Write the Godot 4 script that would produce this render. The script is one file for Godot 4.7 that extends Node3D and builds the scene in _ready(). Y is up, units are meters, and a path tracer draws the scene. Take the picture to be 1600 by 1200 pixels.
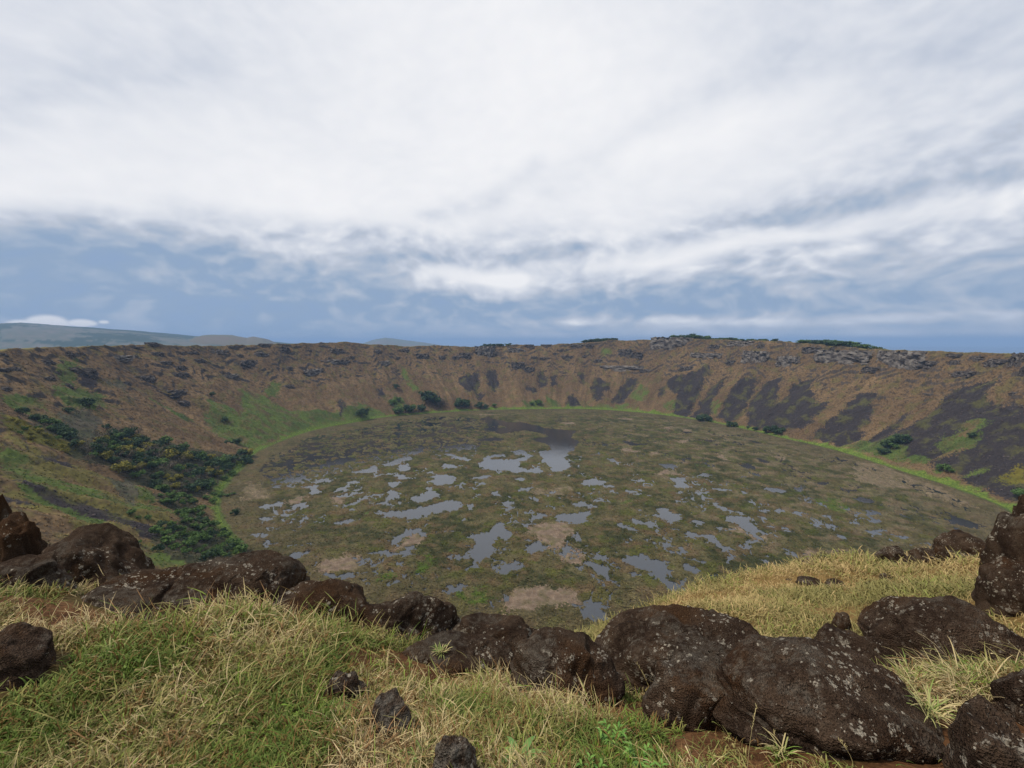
extends Node3D
# A volcanic crater with a marshy lake, seen from the rocky rim. Metres; y = 0 is the lake's surface, the eye stands 200 m above it.

const CENTRE := Vector2(80.7, -834.4)   # centre of the lake
const EYE := Vector3(0, 200, 0)
const SEA_LEVEL := -110.0

var rng := RandomNumberGenerator.new()
var used := {}
var n_rib := noise(11, 0.012, 4)
var n_hill := noise(12, 0.02, 5)
var n_fine := noise(13, 0.09, 4)
var n_tone := noise(14, 0.006, 4)
var n_patch := noise(15, 0.03, 4)
var n_warp := noise(16, 0.035, 4)
var n_small := noise(17, 0.35, 3)
var n_near := noise(18, 0.6, 4)
var n_bump := noise(19, 2.2, 4)
var rbf := PackedFloat64Array()
var rbf_x := PackedFloat64Array()
var rbf_z := PackedFloat64Array()
var mask := PackedByteArray()
const MASK_N := 1000
const MASK_STEP := 1.9
const MASK_X0 := -870.0
const MASK_Z0 := -1785.0


func _ready() -> void:
	rng.seed = 20
	set_camera_and_light()
	make_sky()
	solve_foreground()
	fill_mask()
	print("setting ", Time.get_ticks_msec())
	make_crater_wall()
	make_marsh()
	make_water()
	make_far_land()
	print("land ", Time.get_ticks_msec())
	make_ground()
	make_boulders()
	make_outcrops()
	make_trees()
	print("trees ", Time.get_ticks_msec())
	make_hillside_cover()
	make_grass()
	make_weeds()
	print("done ", Time.get_ticks_msec())


# ---------------------------------------------------------------- camera, light, sky
func set_camera_and_light() -> void:
	var cam := Camera3D.new()
	cam.name = "camera"
	cam.fov = 79.6
	cam.near = 0.05
	cam.far = 80000.0
	cam.position = EYE
	cam.rotation.x = -atan(65.0 / 720.0)
	add_child(cam)
	cam.current = true
	var sun := DirectionalLight3D.new()
	sun.name = "sun"
	sun.light_color = Color(1.0, 0.96, 0.9)
	sun.light_energy = 1.0
	sun.light_angular_distance = 6.0
	sun.shadow_enabled = true
	add_child(sun)
	sun.look_at_from_position(Vector3(-0.5, 0.85, 0.15) * 100.0, Vector3.ZERO)


func make_sky() -> void:
	var env := Environment.new()
	env.background_mode = Environment.BG_SKY
	env.tonemap_mode = Environment.TONE_MAPPER_LINEAR
	env.tonemap_exposure = 1.0
	env.sdfgi_enabled = true
	env.ssao_enabled = true
	env.ssil_enabled = true
	env.fog_enabled = true
	env.fog_density = 0.00006
	env.fog_light_color = Color(0.66, 0.81, 1.0)
	fill_tones()
	var w := 3072
	var low := sky_image(768, 384, 0, 768, 0, 200)
	low.resize(w, w / 2, Image.INTERPOLATE_CUBIC)
	var x0 := w / 2 - 640
	var y0 := w / 4 - 420
	var sharp := sky_image(w, w / 2, x0, 1280, y0, 440)
	low.blit_rect(sharp, Rect2i(0, 0, 1280, 440), Vector2i(x0, y0))
	var turned := Image.create(w, w / 2, false, Image.FORMAT_RGB8)      # a panorama begins straight ahead
	turned.blit_rect(low, Rect2i(w / 2, 0, w / 2, w / 2), Vector2i.ZERO)
	turned.blit_rect(low, Rect2i(0, 0, w / 2, w / 2), Vector2i(w / 2, 0))
	var mat := PanoramaSkyMaterial.new()
	mat.panorama = ImageTexture.create_from_image(turned)
	var sky := Sky.new()
	sky.sky_material = mat
	env.sky = sky
	var we := WorldEnvironment.new()
	we.name = "environment"
	we.environment = env
	add_child(we)


func sky_image(w: int, h: int, x0: int, nx: int, y0: int, ny: int) -> Image:
	# columns run round the horizon with straight ahead (-z) in the middle, rows from the zenith down
	var im := Image.create(w if nx == w else nx, h if nx == w else ny, false, Image.FORMAT_RGB8)
	var cloud := noise(31, 1.1, 6)
	var puff := noise(32, 2.6, 5)
	var wisp := noise(33, 0.7, 3)
	var wob := noise(34, 0.9, 3)
	for j in ny:
		var el := PI * (0.5 - (y0 + j + 0.5) / h)
		for i in nx:
			var az := TAU * ((x0 + i + 0.5) / w - 0.5)
			var e := maxf(el, 0.0)
			var d := Vector3(sin(az) * cos(e), sin(e), -cos(az) * cos(e))
			var k := 1.0 / (d.y + 0.26)              # where the line of sight meets the cloud layer
			var px := d.x * k
			var pz := d.z * k
			var wa := wob.get_noise_2d(px, pz)
			var wb := wob.get_noise_2d(px + 40.0, pz)
			var ed := rad_to_deg(e)
			var ad := rad_to_deg(az)
			var near := clampf(ed / 12.0, 0.15, 1.0)
			var tone := sky_tone(ad + wa * 3.0, ed + wb * 1.8 * near)
			# billows in the layer, streaks drawn out along the wind, and heaped texture low down
			var along := ad * 0.94 + ed * 0.6
			var across := -ad * 0.34 + ed * 1.1
			var streak := wisp.get_noise_2d(along * 0.03, across * 0.16 + wa * 0.5)
			var billow := cloud.get_noise_3d(px + wb * 0.4, pz, wa)
			var curl := puff.get_noise_2d(ad * 0.10 + wb * 0.3, ed * 0.19 + wa * 0.3)
			var fine := puff.get_noise_2d(ad * 0.055, ed * 0.12 + wa * 0.12)
			var dark := smoothstep(246.0, 200.0, tone) * lerpf(1.0, 0.3, smoothstep(13.0, 22.0, ed))
			var right := smoothstep(-15.0, 25.0, ad) * (1.0 - smoothstep(110.0, 180.0, ad))
			tone += (7.0 + 10.0 * dark) * billow + (3.0 + 17.0 * dark) * streak * (0.4 + 0.8 * right)
			tone += (3.0 + 34.0 * dark) * curl * smoothstep(0.8, 3.0, ed) + dark * fine * 26.0 + smoothstep(160.0, 125.0, tone) * 22.0
			# thin bars of cloud and a small heap cloud over the far hill
			tone += 42.0 * bar(ad, ed, 6.0, 2.45, 6.5, 0.42, fine) + 24.0 * bar(ad, ed, 28.0, 2.3, 14.0, 0.5, fine) + 16.0 * bar(ad, ed, 40.0, 0.9, 12.0, 0.3, fine)
			var heap := maxf(maxf(bar(ad, ed, -45.0, 1.75, 1.5, 0.62, fine * 2.0), bar(ad, ed, -46.6, 1.7, 0.8, 0.3, fine * 2.0)), maxf(bar(ad, ed, -42.8, 1.8, 1.0, 0.28, fine * 2.0), bar(ad, ed, -41.3, 1.9, 0.35, 0.16, fine)))
			tone = lerpf(tone, 238.0, smoothstep(0.25, 0.6, heap))
			tone = clampf(tone, 96.0, 248.0)
			im.set_pixel(i, j, sky_colour(tone))
	if nx == w:
		var last := im.get_pixel(0, ny - 1)
		im.fill_rect(Rect2i(0, ny, nx, h - ny), last)
	return im


func bar(ad: float, ed: float, a0: float, e0: float, ra: float, re: float, n: float) -> float:
	var u := (ad - a0) / ra
	var v := (ed - e0) / re + n * 0.5
	var q := u * u + v * v
	return exp(-q) * (1.0 + 0.5 * n) if q < 6.0 else 0.0


var tones := PackedFloat32Array()       # one degree by 0.4 degrees, 60 degrees to each side of straight ahead


func fill_tones() -> void:
	tones.resize(121 * 101)
	for j in 101:
		for i in 121:
			var ad := i - 60.0
			var ed := j * 0.4
			var t := table_tone(ad, ed)
			for k in SKY_STREAKS:           # [width, change, az, el, az, el, ...]
				var best := INF
				for q in range(2, k.size() - 2, 2):
					var c := Geometry2D.get_closest_point_to_segment(Vector2(ad, ed * 1.4), Vector2(k[q], k[q + 1] * 1.4), Vector2(k[q + 2], k[q + 3] * 1.4))
					best = minf(best, c.distance_to(Vector2(ad, ed * 1.4)))
				t += k[1] * exp(-best * best / (k[0] * k[0]))
			tones[j * 121 + i] = t


func sky_tone(ad: float, ed: float) -> float:
	if absf(ad) > 60.0:                 # out of view: right-hand grey tone carried round, darkening the unseen sky behind and left
		var r := fine_tone(60.0, ed)
		return lerpf(fine_tone(-60.0, ed), r, smoothstep(60.0, 115.0, absf(ad))) if ad < 0.0 else r
	return fine_tone(ad, ed)


func fine_tone(ad: float, ed: float) -> float:
	var u := clampf(ad + 60.0, 0.0, 119.999)
	var v := clampf(ed / 0.4, 0.0, 99.999)
	var i := int(u)
	var j := int(v)
	var k := j * 121 + i
	return lerpf(lerpf(tones[k], tones[k + 1], u - i), lerpf(tones[k + 121], tones[k + 122], u - i), v - j)


func table_tone(ad: float, ed: float) -> float:
	var i := clampf((ad + 48.0) / 6.0, 0.0, 15.999)
	var i0 := int(i)
	var fu := i - i0
	fu = fu * fu * (3.0 - 2.0 * fu)
	var j := 0
	while j < SKY_ELEVATIONS.size() - 2 and ed > SKY_ELEVATIONS[j + 1]:
		j += 1
	var e0: float = SKY_ELEVATIONS[j]
	var fv := clampf((ed - e0) / (SKY_ELEVATIONS[j + 1] - e0), 0.0, 1.0)
	var a: Array = SKY_TONES[j]
	var b: Array = SKY_TONES[j + 1]
	return lerpf(lerpf(a[i0], a[i0 + 1], fu), lerpf(b[i0], b[i0 + 1], fu), fv)


func sky_colour(t: float) -> Color:
	if t < 150.0:
		return rgb(106, 136, 174).lerp(rgb(152, 173, 200), clampf((t - 100.0) / 50.0, 0, 1))
	if t < 195.0:
		return rgb(152, 173, 200).lerp(rgb(195, 202, 215), (t - 150.0) / 45.0)
	return rgb(195, 203, 218).lerp(rgb(248, 248, 250), (t - 195.0) / 53.0)


# ---------------------------------------------------------------- helpers
func noise(s: int, freq: float, octaves: int) -> FastNoiseLite:
	var n := FastNoiseLite.new()
	n.seed = s
	n.noise_type = FastNoiseLite.TYPE_SIMPLEX_SMOOTH
	n.frequency = freq
	n.fractal_octaves = octaves
	n.fractal_type = FastNoiseLite.FRACTAL_FBM
	return n


func rgb(r: float, g: float, b: float) -> Color:
	return Color(r / 255.0, g / 255.0, b / 255.0)


func numbered(called: String) -> String:
	var k: int = used.get(called, 0)
	used[called] = k + 1
	return called if k == 0 else "%s_%03d" % [called, k]


func tag(o: Node3D, label: String, category: String, group := "", kind := "") -> void:
	if label:
		o.set_meta("label", label)
	if category:
		o.set_meta("category", category)
	if group:
		o.set_meta("group", group)
	if kind:
		o.set_meta("kind", kind)


func place(called: String, mesh: Mesh, mat: Material, parent: Node3D = self) -> MeshInstance3D:
	var o := MeshInstance3D.new()
	o.name = numbered(called) if parent == self else called
	o.mesh = mesh
	if mat:
		o.material_override = mat
	parent.add_child(o, true)
	return o


func vertex_material(rough := 0.95, grain: Texture2D = null, scale := 1.0, relief := 0.0, spec := 0.25) -> StandardMaterial3D:
	var m := StandardMaterial3D.new()
	m.vertex_color_use_as_albedo = true
	m.vertex_color_is_srgb = true
	m.roughness = rough
	m.metallic_specular = spec
	if grain:
		m.albedo_texture = grain
		m.uv1_triplanar = true
		m.uv1_world_triplanar = true
		m.uv1_scale = Vector3.ONE * scale
		if relief > 0.0:
			m.heightmap_enabled = true
			m.heightmap_texture = grain
			m.heightmap_scale = relief
	return m


func grain_texture(s: int, freq: float, octaves: int, dark: float, size := 512) -> NoiseTexture2D:
	var n := noise(s, freq, octaves)
	n.fractal_gain = 0.6
	var t := NoiseTexture2D.new()
	t.width = size
	t.height = size
	t.seamless = true
	t.noise = n
	var g := Gradient.new()
	g.set_color(0, Color(dark, dark, dark))
	g.set_color(1, Color.WHITE)
	t.color_ramp = g
	return t


func arrays_mesh(v: PackedVector3Array, n: PackedVector3Array, c: PackedColorArray, ix: PackedInt32Array) -> ArrayMesh:
	var a := []
	a.resize(Mesh.ARRAY_MAX)
	a[Mesh.ARRAY_VERTEX] = v
	if n.size():
		for t in range(0, ix.size(), 3):        # front faces run clockwise
			var p := v[ix[t]]
			if (v[ix[t + 2]] - p).cross(v[ix[t + 1]] - p).dot(n[ix[t]]) < 0.0:
				var k := ix[t + 1]
				ix[t + 1] = ix[t + 2]
				ix[t + 2] = k
		a[Mesh.ARRAY_NORMAL] = n
	if c.size():
		a[Mesh.ARRAY_COLOR] = c
	a[Mesh.ARRAY_INDEX] = ix
	var m := ArrayMesh.new()
	m.add_surface_from_arrays(Mesh.PRIMITIVE_TRIANGLES, a)
	return m


func grid_mesh(v: PackedVector3Array, c: PackedColorArray, nu: int, nv: int, keep := PackedByteArray()) -> ArrayMesh:
	# nu columns by nv rows of vertices, row by row; the normals point up
	var n := PackedVector3Array()
	n.resize(v.size())
	for j in nv:
		var ja := maxi(j - 1, 0) * nu
		var jb := mini(j + 1, nv - 1) * nu
		for i in nu:
			var q := (v[j * nu + mini(i + 1, nu - 1)] - v[j * nu + maxi(i - 1, 0)]).cross(v[jb + i] - v[ja + i])
			n[j * nu + i] = (q if q.y > 0.0 else -q).normalized()
	var ix := PackedInt32Array()
	ix.resize((nu - 1) * (nv - 1) * 6)
	var k := 0
	for j in nv - 1:
		for i in nu - 1:
			var a := j * nu + i
			if keep.size() and keep[a] + keep[a + 1] + keep[a + nu] + keep[a + nu + 1] == 0:
				continue
			ix[k] = a
			ix[k + 1] = a + 1
			ix[k + 2] = a + nu
			ix[k + 3] = a + 1
			ix[k + 4] = a + nu + 1
			ix[k + 5] = a + nu
			k += 6
	ix.resize(k)
	return arrays_mesh(v, n, c, ix)


func stuff(called: String, mesh: Mesh, mat: Material, where: Array, colours: PackedColorArray, label: String, category: String) -> MultiMeshInstance3D:
	var mm := MultiMesh.new()
	mm.transform_format = MultiMesh.TRANSFORM_3D
	mm.use_colors = true
	mm.mesh = mesh
	mm.instance_count = where.size()
	for i in where.size():
		mm.set_instance_transform(i, where[i])
		mm.set_instance_color(i, colours[i])
	var o := MultiMeshInstance3D.new()
	o.name = numbered(called)
	o.multimesh = mm
	o.material_override = mat
	add_child(o, true)
	tag(o, label, category, "", "stuff")
	return o


# ---------------------------------------------------------------- the lie of the land
func lookup(t: Array, angle: float) -> float:
	var f := fposmod(angle / TAU, 1.0) * t.size()
	var i := int(f) % t.size()
	var u := f - floorf(f)
	return lerpf(t[i], t[(i + 1) % t.size()], u)


func crater_at(x: float, z: float, detail := true) -> float:
	var qx := x - CENTRE.x
	var qz := z - CENTRE.y
	var r := sqrt(qx * qx + qz * qz)
	var a := atan2(qz, qx)
	return crater_polar(r, a, x, z, detail)


func crater_polar(r: float, a: float, x: float, z: float, detail := true) -> float:
	var width := lookup(WALL_WIDTH, a)
	var t := (r - lookup(LAKE_RADIUS, a)) / width
	var rim := lookup(RIM_HEIGHT, a)
	if t < 0.0:
		return maxf(-4.0, t * 40.0)
	var near := 1.0
	if detail:
		near = smoothstep(30.0, 160.0, sqrt(x * x + z * z))
	if t < 1.0:
		var h := rim * (0.80 * t + 0.20 * t * t * t)
		if detail:
			var ca := cos(a) * 660.0
			var sa := sin(a) * 660.0
			var body := minf(t * 6.0, 1.0) * minf((1.0 - t) * 6.0, 1.0)
			h += near * body * (n_rib.get_noise_3d(ca, sa, t * 60.0) * 15.0)
			h += near * minf(t * 12.0, 1.0) * (n_hill.get_noise_2d(x, z) * 4.0 + n_fine.get_noise_2d(x, z) * 0.9)
			# ledges of harder lava in the upper half
			var up := smoothstep(0.45, 0.62, t) * near
			if up > 0.0:
				var step := h / 17.0 + n_hill.get_noise_2d(ca * 0.5, sa * 0.5) * 2.5 + n_hill.get_noise_2d(x, z) * 0.8
				var f := step - floorf(step)
				h += up * (smoothstep(0.35, 0.65, f) - f) * 6.0 * smoothstep(0.0, 0.3, n_hill.get_noise_2d(x * 0.9, z * 0.9 + 77.0))
		return h
	var out := (t - 1.0) * width
	var fall := rim - out * 0.10 - maxf(out - 250.0, 0.0) * 0.12
	if detail:
		fall += near * (n_hill.get_noise_2d(x, z) * 3.0 + n_fine.get_noise_2d(x, z) * 0.6) * (1.0 - smoothstep(100.0, 300.0, out) * 0.5)
	return maxf(fall, SEA_LEVEL - 5.0)


func solve_foreground() -> void:
	# the rim close by: a thin plate through surveyed points
	var n := FOREGROUND.size() / 3
	var m := n + 3
	var a := []
	for i in m:
		var row := PackedFloat64Array()
		row.resize(m + 1)
		a.append(row)
	for i in n:
		rbf_x.append(FOREGROUND[i * 3])
		rbf_z.append(FOREGROUND[i * 3 + 1])
	for i in n:
		for j in n:
			a[i][j] = plate(rbf_x[i] - rbf_x[j], rbf_z[i] - rbf_z[j])
		a[i][i] = 0.05
		a[i][n] = 1.0
		a[i][n + 1] = rbf_x[i]
		a[i][n + 2] = rbf_z[i]
		a[n][i] = 1.0
		a[n + 1][i] = rbf_x[i]
		a[n + 2][i] = rbf_z[i]
		a[i][m] = FOREGROUND[i * 3 + 2]
	for c in m:
		var best := c
		for r in range(c + 1, m):
			if absf(a[r][c]) > absf(a[best][c]):
				best = r
		var tmp = a[c]
		a[c] = a[best]
		a[best] = tmp
		for r in m:
			if r != c and a[r][c] != 0.0:
				var f: float = a[r][c] / a[c][c]
				for k in range(c, m + 1):
					a[r][k] -= f * a[c][k]
	for i in m:
		rbf.append(a[i][m] / a[i][i])


func plate(dx: float, dz: float) -> float:
	var q := dx * dx + dz * dz
	return 0.0 if q < 1e-9 else 0.5 * q * log(q)


func rim_at(x: float, z: float) -> float:
	var n := rbf_x.size()
	var h := rbf[n] + rbf[n + 1] * x + rbf[n + 2] * z
	for i in n:
		h += rbf[i] * plate(x - rbf_x[i], z - rbf_z[i])
	return EYE.y + h


func ground_at(x: float, z: float) -> float:
	var r := sqrt(x * x + z * z)
	var w := smoothstep(32.0, 56.0, r)
	var h := 0.0
	if w < 1.0:
		h = rim_at(x, z)
		h += n_near.get_noise_2d(x, z) * 0.05 * minf(1.0 + r * 0.12, 3.0) + n_bump.get_noise_2d(x, z) * 0.016 - 0.08 * (1.0 - smoothstep(5.0, 9.0, r))
		h += n_fine.get_noise_2d(x * 2.5, z * 2.5) * 0.45 * smoothstep(6.0, 13.0, r)
	if w > 0.0:
		h = lerpf(h, crater_at(x, z), w)
	return h


# ---------------------------------------------------------------- ground cover mapped by hand: outlines in metres on the plan
func fill_mask() -> void:
	mask.resize(MASK_N * MASK_N)
	for layer in [[OLIVE_SLOPE, 6], [WALL_GREEN, 2], [WALL_SCRUB, 4], [FOREST_FLOOR, 5], [SCREE, 1], [WALL_YELLOW, 3], [WALL_BROWN, 0]]:
		for p in layer[0]:
			fill_polygon(p, layer[1])
	for p in [WALL_GREEN[0], WALL_GREEN[1], WALL_BROWN[0], WALL_BROWN[1]]:
		fill_polygon(p, 0 if p in WALL_BROWN else 2)
	for p in TAN_REED:
		fill_polygon(p, 12)
	for p in GREEN_REED:
		fill_polygon(p, 13)
	for p in STRAW:
		fill_polygon(p, 11)


func fill_polygon(p: Array, value: int) -> void:
	var n := p.size() / 2
	var lo := INF
	var hi := -INF
	for i in n:
		lo = minf(lo, p[i * 2 + 1])
		hi = maxf(hi, p[i * 2 + 1])
	for j in range(maxi(0, int((lo - MASK_Z0) / MASK_STEP)), mini(MASK_N, int((hi - MASK_Z0) / MASK_STEP) + 2)):
		var z := MASK_Z0 + j * MASK_STEP
		var cuts := []
		for i in n:
			var k := (i + 1) % n
			var z0: float = p[i * 2 + 1]
			var z1: float = p[k * 2 + 1]
			if (z0 > z) != (z1 > z):
				cuts.append(p[i * 2] + (p[k * 2] - p[i * 2]) * (z - z0) / (z1 - z0))
		cuts.sort()
		for q in cuts.size() / 2:
			for i in range(maxi(0, ceili((cuts[q * 2] - MASK_X0) / MASK_STEP)), mini(MASK_N, int((cuts[q * 2 + 1] - MASK_X0) / MASK_STEP) + 1)):
				mask[j * MASK_N + i] = value


func cover_at(x: float, z: float) -> int:
	var i := int((x - MASK_X0) / MASK_STEP + 0.5)
	var j := int((z - MASK_Z0) / MASK_STEP + 0.5)
	return mask[j * MASK_N + i] if i >= 0 and j >= 0 and i < MASK_N and j < MASK_N else 0


func hillside_cover(x: float, z: float) -> int:
	# the mapped outlines with ragged edges
	var k := clampf(sqrt(x * x + z * z) / 1100.0, 0.25, 1.0)
	var wx := (n_warp.get_noise_2d(x, z) * 11.0 + n_small.get_noise_2d(x, z) * 9.0) * k
	var wz := (n_warp.get_noise_2d(x + 300.0, z) * 11.0 + n_small.get_noise_2d(x, z + 300.0) * 9.0) * k
	return cover_at(x + wx, z + wz)


func hillside_colour(x: float, z: float, t: float, cover: int, slope: float) -> Color:
	var a := n_tone.get_noise_2d(x, z)
	var b := n_patch.get_noise_2d(x, z)
	var c := n_small.get_noise_2d(x, z)
	var s := n_fine.get_noise_2d(x * 2.0, z * 2.0)
	var base := rgb(116, 96, 72).lerp(rgb(132, 110, 81), clampf(0.5 + a * 1.6, 0.0, 1.0))
	base = base.lerp(rgb(98, 80, 62), clampf(b * 1.0, 0.0, 0.45))
	base = base.lerp(rgb(66, 58, 50), smoothstep(0.22, 0.4, n_fine.get_noise_2d(x * 1.4 + 90.0, z * 1.4)) * 0.75 * smoothstep(0.25, 0.6, t))
	base = base.lerp(rgb(106, 104, 62), clampf((n_patch.get_noise_2d(x + 500.0, z) - 0.14) * 2.0, 0.0, 0.45))
	match cover:
		1:
			base = rgb(78, 71, 70).lerp(rgb(54, 50, 51), clampf(0.5 + c * 1.4, 0, 1))
			base = base.lerp(rgb(100, 100, 58), clampf((b - 0.06) * 2.0 + s * 0.4, 0.0, 0.7))
		2:
			base = rgb(98, 114, 58).lerp(base, clampf(0.14 + b * 1.5 + c * 0.8, 0, 0.8))
			base = base.lerp(rgb(80, 96, 52), clampf(a * 2.0 + s * 0.8, 0, 0.6))
		3:
			base = rgb(132, 120, 52).lerp(rgb(98, 100, 50), clampf(0.5 + c + b, 0, 1))
		4:
			base = rgb(106, 98, 84).lerp(rgb(84, 86, 66), clampf(0.5 + c + b, 0, 1))
		6:
			base = base.lerp(rgb(118, 112, 64), clampf(0.55 + b * 1.6 + c * 0.7, 0.1, 0.9))
		5:
			base = rgb(72, 74, 52).lerp(rgb(96, 88, 70), clampf(0.4 + c + b, 0, 1))
	if cover in [0, 6] and slope < 0.72 and t > 0.45 and t < 1.0:     # bare lava shows where it is steep
		base = base.lerp(rgb(86, 80, 76), smoothstep(0.72, 0.6, slope) * 0.85)
	# lush belt along the shore
	if t < 0.09:
		var edge := 0.019 + 0.02 * a + 0.05 * maxf(b, 0.0) + 0.012 * c
		base = base.lerp(rgb(98, 128, 52).lerp(rgb(120, 132, 62), clampf(0.5 + c, 0, 1)), smoothstep(edge + 0.022, edge - 0.004, t))
	if t > 0.985:
		base = base.lerp(rgb(134, 128, 74), smoothstep(0.985, 1.02, t) * 0.85)
	var q := Vector2(x - CENTRE.x, z - CENTRE.y).normalized() * 660.0       # runnels straight down the slope
	var run := n_hill.get_noise_3d(q.x * 2.6, q.y * 2.6, t * 40.0) * (0.5 + a * 2.0)
	var v := 1.0 + 0.24 * c + 0.13 * s + 0.14 * run
	return Color(base.r * v, base.g * v, base.b * v)


func make_crater_wall() -> void:
	var nu := 2101
	var angles := PackedFloat32Array()
	var near_side := atan2(-CENTRE.y, -CENTRE.x)        # the stretch under the eye, out of sight, gets coarser steps
	for i in nu:
		var u := i / (nu - 1.0) * 2.0 - 1.0
		angles.append(near_side + PI + PI * u * (0.82 + 0.18 * pow(absf(u), 6.0)))
	var ts := PackedFloat32Array()
	for j in 16:
		ts.append(-0.03 + j * 0.004)
	for j in 222:
		ts.append(0.034 + j * 0.00448)
	for j in 34:
		ts.append(1.032 + pow(j / 33.0, 2.2) * 5.4)
	var nv := ts.size()
	var v := PackedVector3Array()
	v.resize(nu * nv)
	for j in nv:
		for i in nu:
			var a := angles[i]
			var r := lookup(LAKE_RADIUS, a) + lookup(WALL_WIDTH, a) * ts[j]
			var x := CENTRE.x + cos(a) * r
			var z := CENTRE.y + sin(a) * r
			var y := crater_polar(r, a, x, z)
			var q := x * x + z * z
			if q < 3600.0:
				y = ground_at(x, z) - 2.6 * (1.0 - smoothstep(40.0, 58.0, sqrt(q)))
			v[j * nu + i] = Vector3(x, y, z)
	var c := PackedColorArray()
	c.resize(nu * nv)
	for j in nv:
		var ja := maxi(j - 1, 0) * nu
		var jb := mini(j + 1, nv - 1) * nu
		for i in nu:
			var p := v[j * nu + i]
			var n := (v[j * nu + mini(i + 1, nu - 1)] - v[j * nu + maxi(i - 1, 0)]).cross(v[jb + i] - v[ja + i]).normalized()
			c[j * nu + i] = hillside_colour(p.x, p.z, ts[j], hillside_cover(p.x, p.z) if ts[j] < 1.1 else 0, absf(n.y))
	var m := vertex_material(0.95, grain_texture(41, 0.03, 5, 0.62), 0.06, 35.0)
	var o := place("crater_wall", grid_mesh(v, c, nu, nv), m)
	tag(o, "", "", "", "structure")


# ---------------------------------------------------------------- lake
func shore(x: float, z: float) -> float:
	# metres to the shore, positive on the lake
	var qx := x - CENTRE.x
	var qz := z - CENTRE.y
	return lookup(LAKE_RADIUS, atan2(qz, qx)) - sqrt(qx * qx + qz * qz)


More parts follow.
